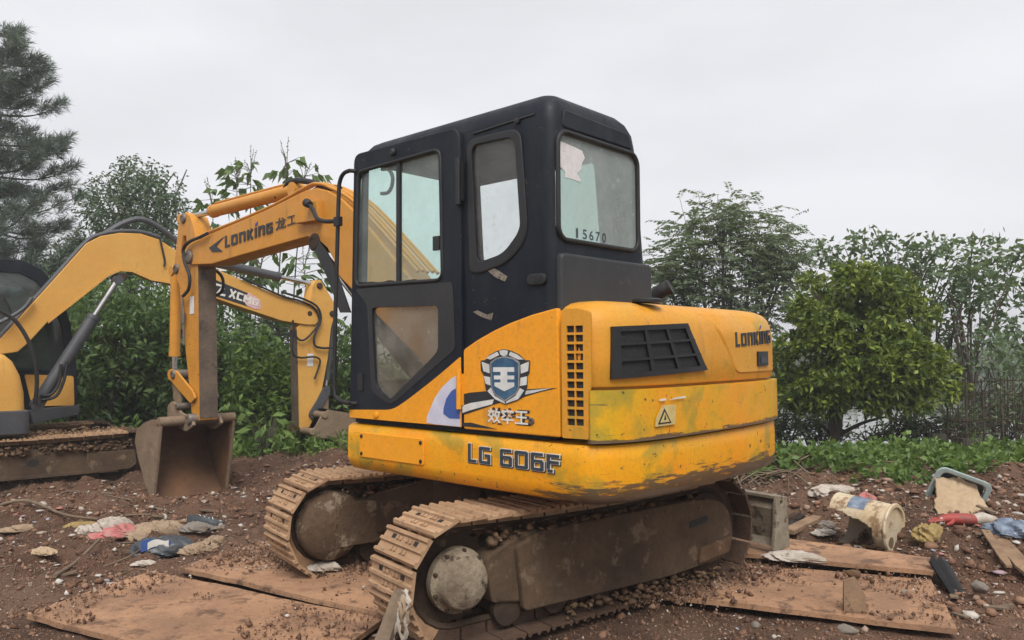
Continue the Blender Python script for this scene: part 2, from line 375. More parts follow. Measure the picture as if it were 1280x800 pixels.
def link(name, m, mat, parent=None, bevel=0, **tags):
    m.materials.clear(); m.materials.append(M[mat])
    o = bpy.data.objects.new(name, m); COL.objects.link(o)
    if parent: o.parent = parent
    if bevel:
        b = o.modifiers.new('b', 'BEVEL'); b.width = bevel; b.segments = 2; b.limit_method = 'ANGLE'; b.angle_limit = radians(40); b.harden_normals = False
    for k, v in tags.items(): o[k] = v
    return o
def np_mesh(name, V, F, smooth=False):
    V = np.asarray(V, np.float32); F = np.asarray(F, np.int32); m = bpy.data.meshes.new(name); k = F.shape[1]
    m.vertices.add(len(V)); m.vertices.foreach_set('co', V.ravel())
    m.loops.add(F.size); m.loops.foreach_set('vertex_index', F.ravel())
    m.polygons.add(len(F)); m.polygons.foreach_set('loop_start', np.arange(0, F.size, k, dtype=np.int32))
    m.update(calc_edges=True); m.validate()
    if smooth: m.shade_smooth()
    return m
def empty(name, loc, rz=0.0, **tags):
    o = bpy.data.objects.new(name, None); COL.objects.link(o); o.location = loc; o.rotation_euler = (0, 0, rz)
    o.empty_display_size = .2
    for k, v in tags.items(): o[k] = v
    return o
def catmull(P, n=6):
    P = [Vector(p) for p in P]; out = []
    for i in range(len(P) - 1):
        a, b, c, d = P[max(i - 1, 0)], P[i], P[i + 1], P[min(i + 2, len(P) - 1)]
        for k in range(n):
            t = k / n
            out.append(.5 * ((2 * b) + (c - a) * t + (2 * a - 5 * b + 4 * c - d) * t * t + (3 * b - a - 3 * c + d) * t ** 3))
    out.append(P[-1]); return out

# ================================================================= SETTING
H = Frame(.03, 5.06, radians(137.7))            # upper body of the yellow excavator in front
TA = radians(36.3)                              # its tracks
T = Frame(.03, 5.06, TA)
def sm(t): t = np.clip(t, 0, 1); return t * t * (3 - 2 * t)
def gh(x, y):
    x = np.asarray(x, float); y = np.asarray(y, float)
    b = .10 * fbm(x, y, .55, 3) + .08 * fbm(x + 9, y, 1.9, 3) + .11 * fbm(x, y + 5, 5.2, 3, .66) + .05 * np.abs(fbm(x + 3, y, 3.1, 3, .6))
    near = np.clip(1.25 - np.hypot((x - .1) / 3.1, (y - 4.7) / 1.5), 0, 1)
    b = b * (1 - .85 * sm(near * 2.2)) - .022 * sm(near * 2.2)
    b = b + .26 * sm((x - 2.35) / .9) * sm((y - 4.35) / 1.3) * (1 - .5 * sm((y - 6.6) / 2.0))      # rubble mound on the right
    b = b + .10 * sm((x - 1.7) / .8) * sm((y - 6.6) / .8)
    b = b + .14 * np.exp(-((x + 2.0) / 1.3) ** 2 - ((y - 9.6) / .9) ** 2) + .16 * np.exp(-((x + 1.3) / .6) ** 2 - ((y - 8.6) / .5) ** 2)
    b = b - .07 * np.exp(-((x + 3.1) / .9) ** 2 - ((y - 8.0) / .7) ** 2)
    b = b - .34 * sm((x - 1.6) / 1.2) * sm((y - 8.3) / 2.4)
    pond = sm((x - .2 - .25 * np.clip(y - 12, 0, 6)) / 2.5 + .55) * sm((y - 11.4) / 2.2) * (1 - sm((y - 58) / 6))
    far = sm((np.hypot(x, y) - 18) / 12)
    return b * (1 - .7 * far) - 1.5 * pond
def gz(x, y): return float(gh(x, y))
def on_ground(px, py):
    d = ray(px, py); t = 1.0
    for _ in range(60):
        p = CAMP + d * t; e = p.z - gz(p.x, p.y)
        if abs(e) < .002: break
        t += e / max(-d.z, .03) * .7
    return CAMP + d * t

def axis(lo, hi, fine, far_lo, far_hi):
    a = list(np.arange(lo, hi, fine)); s = fine; v = a[-1]
    while v < far_hi: s *= 1.18; v += s; a.append(v)
    s = fine; v = lo; b = []
    while v > far_lo: s *= 1.18; v -= s; b.append(v)
    return np.array(b[::-1] + a)
gx = axis(-6.6, 6.6, .033, -900, 900); gy = axis(2.7, 10.6, .030, -900, 1500)
XX, YY = np.meshgrid(gx, gy); ZZ = gh(XX, YY)
nx = len(gx); ii = np.arange((len(gy) - 1) * nx).reshape(len(gy) - 1, nx)[:, :-1].ravel()
gm = np_mesh('ground', np.stack([XX, YY, ZZ], -1).reshape(-1, 3), np.stack([ii, ii + 1, ii + nx + 1, ii + nx], 1), True)
q = NT('red_mud')
c = q.mix(q.ramp(q.noise(1.1, 8, .65), (.38, 0), (.64, 1)), (.165, .088, .056), (.250, .148, .098))
c = q.mix(q.ramp(q.noise(5, 8, .7, off=3), (.52, 0), (.64, 1)), c, (.088, .050, .034))
c = q.mix(q.ramp(q.noise(13, 8, .7, off=7), (.58, 0), (.66, .8)), c, (.30, .205, .145))
c = q.mix(q.ramp(q.noise(.55, 5, .6, off=12), (.46, 0), (.60, .6)), c, (.098, .060, .043))
c = q.mix(q.ramp(q.noise(.8, 6, .6, off=21), (.54, 0), (.66, .55)), c, (.29, .190, .128))
gpos = q.z()
mr = q.n("MapRange"); mr.inputs[1].default_value = 9.5; mr.inputs[2].default_value = 12.5; q.l(gpos[1], mr.inputs[0])
c = q.mix(q.math('MULTIPLY', mr.outputs[0], q.ramp(q.noise(2.0, 6), (.35, .5), (.6, 1))), c, (.060, .080, .028))
q.bump(q.math('ADD', q.noise(16, 8, .72), q.noise(60, 4, .7, off=2)), 1.0, .04)
M['ground'] = q.done(c, .95, 0, .2)
link('ground', gm, 'ground', kind='structure')
q = NT('pond_water')
q.bump(q.noise(2.2, 3, .6, (1, .5, 1)), .10, .05)
M['water'] = q.done((.055, .058, .042), .06, 0, .6)
MB().add([(-2, 11, -.62), (160, 11, -.62), (160, 63, -.62), (-2, 63, -.62)], [(0, 1, 2, 3)]).build('water', 'water', None, 0, kind='structure')

def steel_plate(P, z, label, th=.028, group='steel plates laid under the machine'):
    """P: outline on the ground plane; slightly bent corners"""
    b = bmesh.new(); n = 22
    A, B, Cc, D = (Vector(p) for p in P)
    V = []; F = []
    for lay in (0, 1):
        for i in range(n + 1):
            for j in range(n + 1):
                s, t = i / n, j / n
                p = (A * (1 - s) + B * s) * (1 - t) + (D * (1 - s) + Cc * s) * t
                ed = min(s, 1 - s, t, 1 - t)
                jag = .012 * float(vnoise(p.x * 9 + 3, p.y * 9)) if ed == 0 else 0
                zz = z + .022 * float(fbm(p.x, p.y, .9, 2)) - (th if lay else 0)
                V.append((p.x + jag, p.y + jag, zz))
    m = (n + 1) ** 2; idx = lambda l, i, j: l * m + i * (n + 1) + j
    for i in range(n):
        for j in range(n):
            F.append((idx(0, i, j), idx(0, i + 1, j), idx(0, i + 1, j + 1), idx(0, i, j + 1)))
            F.append((idx(1, i, j), idx(1, i, j + 1), idx(1, i + 1, j + 1), idx(1, i + 1, j)))
    for k in range(n):
        for (a, c2) in (((k, 0), (k + 1, 0)), ((k, n), (k + 1, n)), ((0, k), (0, k + 1)), ((n, k), (n, k + 1))):
            F.append((idx(0, *a), idx(1, *a), idx(1, *c2), idx(0, *c2)))
    b.free()
    return MB().add(V, F).build('steel_plate', 'steel_plate', None, 30, label=label, category='steel plate', group=group)
zp = .035
A, B, Cc = at_z(35, 766, zp), at_z(188, 713, zp), at_z(480, 773, zp)
steel_plate([A, B, Cc, A + (Cc - B)], zp, 'rusty steel plate left of the sprockets, its pointed corner lying on bare mud')
A, B = at_z(222, 708, zp + .012), at_z(330, 676, zp + .012); dv = (at_z(472, 765, zp + .012) - A)
steel_plate([A, B, B + dv * 1.3, A + dv * 1.22], zp + .012, 'rusty steel plate with mud on it, under both sprocket ends of the tracks')
B, Cc, D = at_z(880, 699, zp), at_z(1164, 725, zp), at_z(1197, 786, zp)
dv = (B - Cc)
steel_plate([B + dv * .2, Cc, D, D + dv * 1.2], zp, 'rusty steel plate in front of the dozer blade, overlapped by another plate')
A, B = at_z(905, 689, .085), at_z(1166, 714, .085); off = Vector((.23, .46, 0))
steel_plate([A, B, B + off * .7, A + off * 1.2], .085, 'raised rusty steel plate between the cream pail and the dozer blade')

# ================================================================= EXCAVATOR (front)
EX = empty('excavator', H.o, H.ang, label='muddy yellow crawler excavator with black cab and rounded counterweight', category='excavator')
EX.rotation_euler = (radians(-.5), 0, H.ang); EX.location.z = .008          # it stands slightly tilted on the plates

def plan(off=0.0, du=0.0, n=2.8, N=44):
    """plan outline of the tail, left side round to the right side"""
    out = []
    for k in range(N + 1):
        t = pi / 2 - pi * k / N
        c_, s_ = cos(t), sin(t)
        out.append((-1.20 - (.238 + off + du) * abs(c_) ** (2 / n), (.95 + off) * math.copysign(abs(s_) ** (2 / n), s_)))
    return out
class Tail:
    """arc-length map of the tail surface"""
    def __init__(s, off, du=0.0):
        P = [(-1.0, .95 + off)] + plan(off, du, N=300); s.P = np.array(P); d = np.r_[0, np.cumsum(np.hypot(*np.diff(s.P, axis=0).T))]; s.d = d
    def from_px(s, px, py):
        z = 1.3
        for _ in range(4):
            k = np.arange(0, len(s.d)); W = np.array([H.world(a, b, z) for a, b in s.P])
            dep = W[:, 1] * _cp + (W[:, 2] - CZ) * _sp; X = 640 + FPX * W[:, 0] / dep; m_ = int(np.argmax(X))
            a = float(np.interp(px, X[:m_ + 1], s.d[:m_ + 1])); y_ = float(np.interp(a, s.d, W[:, 1])); d_ = ray(px, py); z = CZ + d_.z / d_.y * y_
        return a, z
    def s_of_v(s, v): return float(np.interp(-v, -s.P[:, 1], s.d))
    def at(s, a, z, off=0.0):
        u = np.interp(a, s.d, s.P[:, 0]); v = np.interp(a, s.d, s.P[:, 1])
        u2 = np.interp(a + .01, s.d, s.P[:, 0]); v2 = np.interp(a + .01, s.d, s.P[:, 1]); u1 = np.interp(a - .01, s.d, s.P[:, 0]); v1 = np.interp(a - .01, s.d, s.P[:, 1])
        tx, ty = u2 - u1, v2 - v1; L = math.hypot(tx, ty); nx_, ny_ = ty / L, -tx / L
        if nx_ * (u + .6) + ny_ * v < 0: nx_, ny_ = -nx_, -ny_
        return (u + nx_ * off, v + ny_ * off, z)
def ring(off, z, front=None, du=0.0, fr=.05):
    P = plan(off, du)
    if front is not None:
        w_ = .95 + off
        P = P + [(front - off * 0 - fr, -w_), (front, -w_ + fr), (front, w_ - fr), (front - fr, w_)]
    return [(a, b, z) for a, b in P]
# lower body with the counterweight's lower course
m = MB(); FU = .535
m.loft([ring(o, z, FU + o) for o, z in ((-.16, .722), (-.06, .730), (-.022, .744), (-.006, .772), (0, .81), (0, .93), (-.002, .985), (-.012, .999), (-.05, 1.004))])
lower = m.build('lower_body', 'paint_weight', EX, 40)
# access panel, bolts
m = MB(); m.plate_y([rrect(-.198, .815, .366, .957, .012)], .953, .010, .003); ap = m.build('access_panel', 'paint', lower)
for x, z in ((-.175, .835), (-.175, .935), (.345, .835), (.345, .935)):
    m = MB(); m.lathe([(.011, -.004), (.011, .006), (.006, .009)], (x, .956, z), (0, 1, 0), 8); m.build('bolt', 'black_plain', lower)
# counterweight upper course
m = MB(); o2 = .022
def cw(off, z, k0=2, cut=-1.285):
    P = [p for p in plan(off, 0, N=60) if p[0] < cut]
    P = [(cut + .012, P[0][1] - .01)] + P + [(cut + .012, P[-1][1] + .01)]
    inner = [(cut + .012, P[-1][1] + .30), (cut + .012, P[0][1] - .30)]
    return [(a, b, z) for a, b in P + inner]
N0 = None
rings = []
for o, z in ((-.012, 1.012), (.014, 1.018), (.026, 1.034), (.029, 1.120), (.028, 1.210), (.020, 1.234), (-.002, 1.244)): rings.append(cw(o, z))
L = min(len(r) for r in rings)
if all(len(r) == L for r in rings): m.loft(rings)
else: m.loft([cw(.02, z) for z in (1.012, 1.246)])
band = m.build('counterweight', 'paint_band', EX, 40)
# hood
def hood_ring(off, z): return ring(off, z, -1.02, 0, .01)
m = MB(); m.loft([hood_ring(o, z) for o, z in ((-.05, 1.15), (-.05, 1.256), (-.016, 1.260), (-.009, 1.270), (-.006, 1.40), (-.008, 1.50), (-.016, 1.555), (-.034, 1.598), (-.065, 1.628), (-.11, 1.646), (-.17, 1.656), (-.25, 1.660))])
hood = m.build('engine_hood', 'paint_hood', EX, 40)
TL = Tail(-.007)
TB = Tail(.029)
T0 = Tail(0)
# raised engine door with the lettering
m = MB(); rows = []
dl = [TL.from_px(*p) for p in ((925, 468), (919, 465), (914, 454), (909, 440), (903, 427), (896, 413), (888, 402), (879, 393.5))]
dl = catmull([Vector((a, b, 0)) for a, b in dl], 3); send = TL.s_of_v(-.80)
for r_, p_ in enumerate(dl):
    z = p_.y; drop = -.016 * max(0, (z - 1.50) / .06) ** 1.6; row = []
    for k in range(41):
        t = k / 40; o = -.004 if (k in (0, 40) or r_ == 0) else .006
        row.append(TL.at(p_.x + (send - p_.x) * t + (.006 if k == 1 else 0), z, o + drop))
    rows.append(row)
m.strip(rows); m.build('engine_door', 'paint_hood', hood, 50)
# grille: backing, frame with 3 x 3 openings
Q = [TL.from_px(*p) for p in ((764, 474), (882, 464), (857.5, 405.5), (765.5, 408.5))]
def gq(a, b, off):
    s = (Q[0][0] * (1 - a) + Q[1][0] * a) * (1 - b) + (Q[3][0] * (1 - a) + Q[2][0] * a) * b
    z = (Q[0][1] * (1 - a) + Q[1][1] * a) * (1 - b) + (Q[3][1] * (1 - a) + Q[2][1] * a) * b
    return TL.at(s, z, off)
def surf_patch(m, f, a0, a1, b0, b1, o0, o1, na=8):
    rows = []
    for (b_, o_) in ((b0, o0), (b0, o1), (b1, o1), (b1, o0)):
        rows.append([f(a0 + (a1 - a0) * k / na, b_, o_) for k in range(na + 1)])
    m.strip(rows)
    for a_ in (a0, a1): m.add([f(a_, b0, o0), f(a_, b0, o1), f(a_, b1, o1), f(a_, b1, o0)], [(0, 1, 2, 3)])
m = MB(); surf_patch(m, gq, .04, .96, .05, .95, -.004, .006); m.build('grille_screen', 'mesh_hole_black', hood, 0)
m = MB()
for k, wd in ((0, .10), (1, .045), (2, .045), (3, .10)):
    b = (.0, .325, .63, .90)[k]; surf_patch(m, gq, 0, 1, b, b + wd, -.004, .020)
for k, wd in ((0, .075), (1, .04), (2, .04), (3, .075)):
    a = (0, .34, .63, .925)[k]; surf_patch(m, gq, a, a + wd, .002, .998, -.004, .0185, 2)
m.build('grille', 'black_plain', hood, 30)
# vent strip
sv0, sv1 = T0.from_px(706.5, 470)[0], T0.from_px(741.5, 470)[0]
vp0, vp1 = Vector(T0.at(sv0, 0, .008)), Vector(T0.at(sv1, 0, .014)); vn_ = (vp1 - vp0).cross(Vector((0, 0, 1))).normalized()
if vn_.y < 0: vn_ = -vn_
def vs_pt(a, b, c): p = vp0.lerp(vp1, a) + vn_ * c; return (p.x, p.y, 1.03 + .585 * b)
holes = [[(.18 + .30 * i + .26 * x, .10 + .0715 * j + .052 * y) for x, y in ((0, 0), (1, 0), (1, 1), (0, 1))] for i in range(2) for j in range(11)]
outer = rpoly([(0, 0), (.5, 0), (.90, 0), (.90, .34), (.98, .39), (1.0, .7), (1.0, .97), (.55, 1.0), (.06, 1.0), (0, .95)], .04)
V, F = curve_mesh([outer] + holes, .012, 0)
vent = MB().add(V, F, vs_pt).build('vent_panel', 'paint_hood', EX, 30)
m = MB(); surf_patch(m, lambda a, b, o: vs_pt(a, b, o), .15, .85, .08, .90, -.030, -.0045, 2); m.build('vent_screen', 'mesh_hole_black', vent, 0)
# latch and exhaust
m = MB(); (s0, zl0), (s1, zl1) = TL.from_px(946, 460), TL.from_px(958, 442)
lf_ = lambda a, b, o: TL.at(s0 + (s1 - s0) * a, zl0 + (zl1 - zl0) * b, o)
surf_patch(m, lf_, 0, 1, 0, 1, .003, .016, 3); lt = m.build('latch', 'black_plain', hood)
m = MB(); surf_patch(m, lf_, .2, .8, .2, .62, .015, .021, 3); m.build('latch_handle', 'l_grey', hood)
p0 = H.loc(at_depth(817, 388, 4.75)); m = MB()
e = [Vector((p0.x, p0.y, 1.60)), Vector((p0.x, p0.y, 1.70)), Vector((p0.x - .01, p0.y - .01, 1.745)), Vector((p0.x - .05, p0.y - .02, 1.78)), Vector((p0.x - .09, p0.y - .04, 1.80))]
m.tube(catmull(e, 4), .042, 14); m.tube([e[-1] - Vector((-.004, 0, .002)), e[-1] + Vector((-.012, -.006, .006))], .047, 14)
m.build('exhaust_pipe', 'rubber', EX)
m = MB(); m.lathe([(.075, 0), (.075, .012), (.06, .018), (.01, .018)], (-1.33, .52, 1.655), (0, 0, 1), 20); m.build('filler_cap', 'black_plain', hood)

# ---------------------------------------------------------------- lettering
def strokes(word, sw=.2, gap=.16, w0=.62):
    """block letters from strokes; returns list of quads in a unit-high band, and the total width"""
    out = []; x = 0; c = sw / 2
    G = {'L': (.5, [((c, 0), (c, 1.12)), ((0, c), (.5, c))]),
         'O': (.66, [((c, .05), (c, .95)), ((.66 - c, .05), (.66 - c, .95)), ((.05, c), (.61, c)), ((.05, 1 - c), (.61, 1 - c))]),
         'N': (.66, [((c, 0), (c, 1)), ((.66 - c, 0), (.66 - c, .93)), ((0, 1 - c), (.60, 1 - c))]),
         'K': (.64, [((c, 0), (c, 1)), ((.16, .46), (.55, 1.0)), ((.20, .60), (.56, .0))]),
         'I': (.22, [((.11, 0), (.11, .98))]),
         'G': (.66, [((c, .05), (c, .95)), ((.05, c), (.64, c)), ((.05, 1 - c), (.64, 1 - c)), ((.66 - c, 0), (.66 - c, .52)), ((.34, .5), (.64, .5))]),
         'X': (.74, [((.08, 0), (.66, 1)), ((.66, 0), (.08, 1))]),
         'C': (.64, [((c, .05), (c, .95)), ((.05, c), (.64, c)), ((.05, 1 - c), (.64, 1 - c))]),
         'M': (.86, [((c, 0), (c, 1)), ((.86 - c, 0), (.86 - c, 1)), ((.12, .95), (.43, .35)), ((.74, .95), (.43, .35))]),
         '6': (.66, [((c, .05), (c, .95)), ((.05, c), (.61, c)), ((.05, 1 - c), (.62, 1 - c)), ((.66 - c, .05), (.66 - c, .55)), ((.1, .54), (.60, .54))]),
         '0': (.70, [((c, .05), (c, .95)), ((.70 - c, .05), (.70 - c, .95)), ((.05, c), (.65, c)), ((.05, 1 - c), (.65, 1 - c))]),
         '5': (.66, [((c, .50), (c, 1)), ((.0, 1 - c), (.62, 1 - c)), ((.03, .57), (.60, .57)), ((c, .20), (c, .52)), ((.05, c), (.30, c))]),
         '1': (.3, [((.18, 0), (.18, 1))]), '7': (.6, [((.0, 1 - c), (.6, 1 - c)), ((.52, .9), (.24, 0))]), ' ': (.22, [])}
    flag = None
    for ch in word:
        wd, st = G[ch]
        if ch == 'I': flag = x + .11
        for a, b in st:
            a, b = Vector(a), Vector(b); d = (b - a).normalized(); nn = Vector((-d.y, d.x)) * (sw / 2)
            out.append([tuple(p + Vector((x, 0))) for p in (a - nn, b - nn, b + nn, a + nn)])
        x += wd + gap
    return out, x - gap, flag
def put_strokes(m, quads, fn, lift, grow=0.0, step=.0003):
    for k, qd in enumerate(quads):
        if grow:
            cx = sum(p[0] for p in qd) / 4; cy = sum(p[1] for p in qd) / 4
            e1 = (Vector(qd[1]) - Vector(qd[0])).normalized() * grow; e2 = (Vector(qd[3]) - Vector(qd[0])).normalized() * grow
            qd = [tuple(Vector(qd[0]) - e1 - e2), tuple(Vector(qd[1]) + e1 - e2), tuple(Vector(qd[2]) + e1 + e2), tuple(Vector(qd[3]) - e1 + e2)]
        o = lift + step * k
        P = [fn(x, y, o) for x, y in qd]; B_ = [fn(x, y, lift - .002) for x, y in qd]
        m.add(P + B_, [(0, 1, 2, 3), (0, 4, 5, 1), (1, 5, 6, 2), (2, 6, 7, 3), (3, 7, 4, 0)])
# on the counterweight door: LONKING with its small blue flag
qd, W_, fl = strokes('LONKING'); lc = [TL.from_px(*p) for p in ((919.5, 436), (961.5, 431.5), (961, 415.5), (919, 419.5))]
def fn(x, y, o):
    a, b = x / W_, y; k = [lc[0][i] * (1 - a) * (1 - b) + lc[1][i] * a * (1 - b) + lc[2][i] * a * b + lc[3][i] * (1 - a) * b for i in (0, 1)]
    return TL.at(k[0], k[1], .007 + o)
m = MB(); put_strokes(m, qd, fn, .002); m.build('lettering', 'l_dark', hood, 0)
m = MB(); put_strokes(m, [[(fl - .10, 1.12), (fl + .12, 1.18), (fl + .20, 1.48), (fl - .02, 1.36)]], fn, .004); m.build('lettering_flag', 'l_blue', hood, 0)
# warning label on the counterweight
def on_tail(t_, P_, off): return [t_.at(*t_.from_px(*p), off) for p in P_]
def tail_decal(P_, off, nm, mt, parent):
    P = on_tail(TB, P_, off); n = len(P); m = MB(); m.add(P + on_tail(TB, P_, off - .002), [tuple(range(n)), tuple(range(n, 2 * n))[::-1]] + [(k, (k + 1) % n, n + (k + 1) % n, n + k) for k in range(n)]); return m.build(nm, mt, parent, 0)
tail_decal([(820, 534), (821, 524), (829, 507.5), (846, 506.5), (845, 531)], .002, 'warning_label', 'warn', band)
tail_decal([(823.5, 531), (840, 529), (831.5, 511)], .0035, 'warning_triangle', 'l_dark', band)
tail_decal([(826, 529), (837.5, 527.6), (831.6, 515.5)], .0045, 'warning_triangle_field', 'warn', band)
tail_decal([(830.6, 525.6), (833.2, 525.2), (832, 518)], .0055, 'warning_mark', 'l_dark', band)
tail_decal([(826, 502), (834, 501), (834, 498.5), (826, 499.5)], .002, 'torn_label', 'l_white', band)
tail_decal([(838, 500.5), (858, 498.3), (858, 495.8), (846, 497.5)], .002, 'torn_label', 'l_white', band)
# model number on the lower body
qd, W_, fl = strokes('LG 6065', .165, .16)
fn = lambda x, y, o: (-.533 - .60 * x / W_, .951 + o, .866 + .083 * y)
for wd in ([z_ for z_ in qd if z_[0][0] < 1.6], [z_ for z_ in qd if z_[0][0] >= 1.6]):
    m = MB(); put_strokes(m, wd, fn, .001, .035); m.build('lettering_outline', 'l_white', lower, 0)
    m = MB(); put_strokes(m, [[(x + .03, y - .05) for x, y in z_] for z_ in wd], fn, .0006, .04, .0001); m.build('lettering_shadow', 'l_dark', lower, 0)
    m = MB(); put_strokes(m, wd, fn, .004); m.build('lettering', 'l_grey', lower, 0)

# ---------------------------------------------------------------- left side panel with the emblem
m = MB(); m.plate_y([rpoly([(-.507, 1.030), (-.507, 1.432), (-.60, 1.478), (-.72, 1.525), (-.83, 1.560), (-.97, 1.595), (-1.125, 1.622), (-1.138, 1.03)], .012, 2)], .944, .030, .006)
side = m.build('side_panel', 'paint', EX)
YS = .9595
EP = lambda x, y: (H.side([(590 + x / 7.273, 430 + y / 7.273)], YS)[0])
def decal(polys, name, mat, off, parent, th=.002):
    m = MB(); 
    for P in polys: m.plate_y([[EP(*p) for p in P]], YS + off, th)
    return m.build(name, mat, parent, 0)
decal([[(-75, 455), (0, 440), (170, 425), (480, 412), (600, 405), (790, 398), (650, 430), (480, 480), (300, 520), (0, 622), (-75, 645)]], 'swoosh', 'l_dark', .000, side)
decal([[(-72, 560), (0, 535), (215, 500), (200, 545), (0, 600), (-72, 625)]], 'swoosh_highlight', 'silver_print', .0016, side)
decal([[(490, 425), (740, 400), (640, 425), (500, 460)]], 'swoosh_highlight', 'silver_print', .0016, side)
decal([[(-74, 715), (0, 712), (240, 772), (-74, 745)]], 'swoosh_tail', 'l_dark', .0008, side)
decal([[(98, 150), (140, 145), (175, 100), (250, 60), (310, 45), (370, 58), (450, 95), (500, 145), (545, 148), (540, 260), (520, 290), (520, 380), (495, 470), (430, 510), (320, 548), (215, 500), (160, 460), (140, 390), (125, 280), (100, 240)]], 'emblem_outline', 'l_dark', .0030, side)
decal([[(150, 130), (180, 105), (250, 70), (268, 100), (190, 140)], [(268, 62), (310, 52), (350, 62), (340, 100), (310, 110), (282, 98)], [(370, 68), (440, 100), (490, 140), (440, 140), (355, 100)],
       [(108, 160), (178, 185), (180, 265), (125, 245)], [(540, 158), (530, 245), (465, 268), (462, 190)],
       [(128, 290), (185, 300), (188, 375), (145, 360)], [(520, 292), (515, 370), (455, 380), (462, 305)],
       [(160, 425), (190, 395), (225, 470), (310, 520), (320, 540), (230, 500)], [(495, 420), (455, 400), (415, 470), (330, 520), (325, 540), (440, 500)]], 'emblem_wing', 'silver_print', .0045, side)
decal([[(188, 165), (240, 125), (318, 108), (400, 125), (455, 165), (450, 400), (420, 455), (318, 520), (230, 460), (195, 400)]], 'emblem_rim', 'silver_dark', .0050, side)
decal([[(200, 175), (245, 138), (318, 120), (395, 138), (443, 175), (438, 395), (410, 445), (318, 505), (238, 450), (207, 395)]], 'emblem_shield', 'shield_blue', .0065, side)
decal([[(218, 210), (408, 210), (408, 252), (345, 252), (345, 285), (408, 285), (408, 320), (345, 320), (345, 348), (408, 348), (408, 385), (318, 428), (230, 380), (230, 348), (285, 348), (285, 320), (225, 320), (225, 285), (285, 285), (285, 252), (218, 252)]], 'emblem_glyph', 'silver_print', .0080, side)
def text_on(body, fn, parent, mat, name, bold=.0, th=.0):
    V, F = text_mesh(body, bold); return MB().add(V, F, fn).build(name, mat, parent, 0)
a0 = EP(158, 712); a1 = EP(525, 600)
for nm, mt, bo, of, g in (('slogan_outline', 'l_dark', .055, .0015, .014), ('slogan', 'l_white', .022, .0030, 0)):
    text_on('效率王', lambda x, y, z: (a0[0] - g + (a1[0] - a0[0]) * x * (1 - 0 * g), YS + of, a0[1] - g * .4 + (a1[1] - a0[1] + g * .8) * y), side, mt, nm, bo)
m = MB(); c0 = EP(555, 700); m.lathe([(.017, -.002), (.017, .005), (.010, .007), (.009, .002), (.001, .002)], (c0[0], YS, c0[1]), (0, 1, 0), 16); m.build('lock', 'steel', side)

# ---------------------------------------------------------------- cab
def cab_ring(z, ins, front):
    lean = .095 * max(0, z - 1.67) / .84 + max(0, ins - .01) * .9          # right side leans in and rounds over
    return [(a, b, z) for a, b in rrect(-1.085 + ins, .095 + ins + lean, front - ins, .935 - ins, max(.075 - ins * .2, .03), 6)]
def weld(m):
    me = m.mesh('tmp', 0); b = bmesh.new(); b.from_mesh(me); bmesh.ops.remove_doubles(b, verts=b.verts, dist=1e-5)
    bmesh.ops.recalc_face_normals(b, faces=b.faces); bmesh.ops.triangulate(b, faces=b.faces); b.to_mesh(me); b.free()
    o = bpy.data.objects.new('tmp', me); COL.objects.link(o); return o
def solid(rings):
    m = MB(); m.loft(rings); return weld(m)
fr = lambda z: .485 - .05 * (z - 1.0) / 1.5
zs = [(1.01, 0), (1.67, 0), (2.2, .0), (2.50, .003), (2.57, .010), (2.62, .026), (2.652, .052), (2.672, .09), (2.684, .16)]
outer = solid([cab_ring(z, i, fr(z)) for z, i in zs])
inner = solid([cab_ring(z, .045, fr(z)) for z in (1.04, 1.67, 2.60)])
cut = []
def cutter_y(poly, y0, y1):
    m = MB(); m.plate_y([poly], (y0 + y1) / 2, abs(y1 - y0)); o = weld(m); cut.append(o)
def cutter_x(poly, x0, x1):
    m = MB(); m.plate_x([poly], (x0 + x1) / 2, abs(x1 - x0)); o = weld(m); cut.append(o)
DOORP = rpoly([(.440, 1.055), (.405, 2.575), (-.440, 2.565), (-.470, 1.055)], .05)
QW = rpoly([(-.553, 2.482), (-.852, 2.472), (-.885, 2.03), (-.865, 1.99), (-.775, 1.905), (-.59, 1.872)], [.05, .06, .05, .05, .08, .04])
RW = rrect(.222, 1.950, .900, 2.468, .065)
cutter_y(DOORP, .80, 1.05); cutter_y(QW, .80, 1.05); cutter_x(RW, -1.2, -.95)
cutter_y(rpoly([(.20, 2.485), (-.83, 2.485), (-.83, 1.42), (.20, 1.42)], .06), .0, .32)
cutter_x(rpoly([(.17, 1.25), (.86, 1.25), (.86, 2.555), (.17, 2.555)], .05), .3, .6)
for o in [inner] + cut:
    b = outer.modifiers.new('b', 'BOOLEAN'); b.operation = 'DIFFERENCE'; b.solver = 'EXACT'; b.object = o
dg = bpy.context.evaluated_depsgraph_get(); dg.update()
cm = bpy.data.meshes.new_from_object(outer.evaluated_get(dg)); cm.name = 'cab'
for o in [outer, inner] + cut:
    me = o.data; bpy.data.objects.remove(o); bpy.data.meshes.remove(me)
cm.shade_smooth(); cm.set_sharp_from_angle(angle=radians(32))
cab = link('cab', cm, 'black', EX)
def seal(poly, y, r, name, parent, axis='y', mat='rubber'):
    pts = [((a, y, b) if axis == 'y' else (y, a, b)) for a, b in poly]
    m = MB(); m.tube(pts, r, 8, closed=True); return m.build(name, mat, parent, 60)
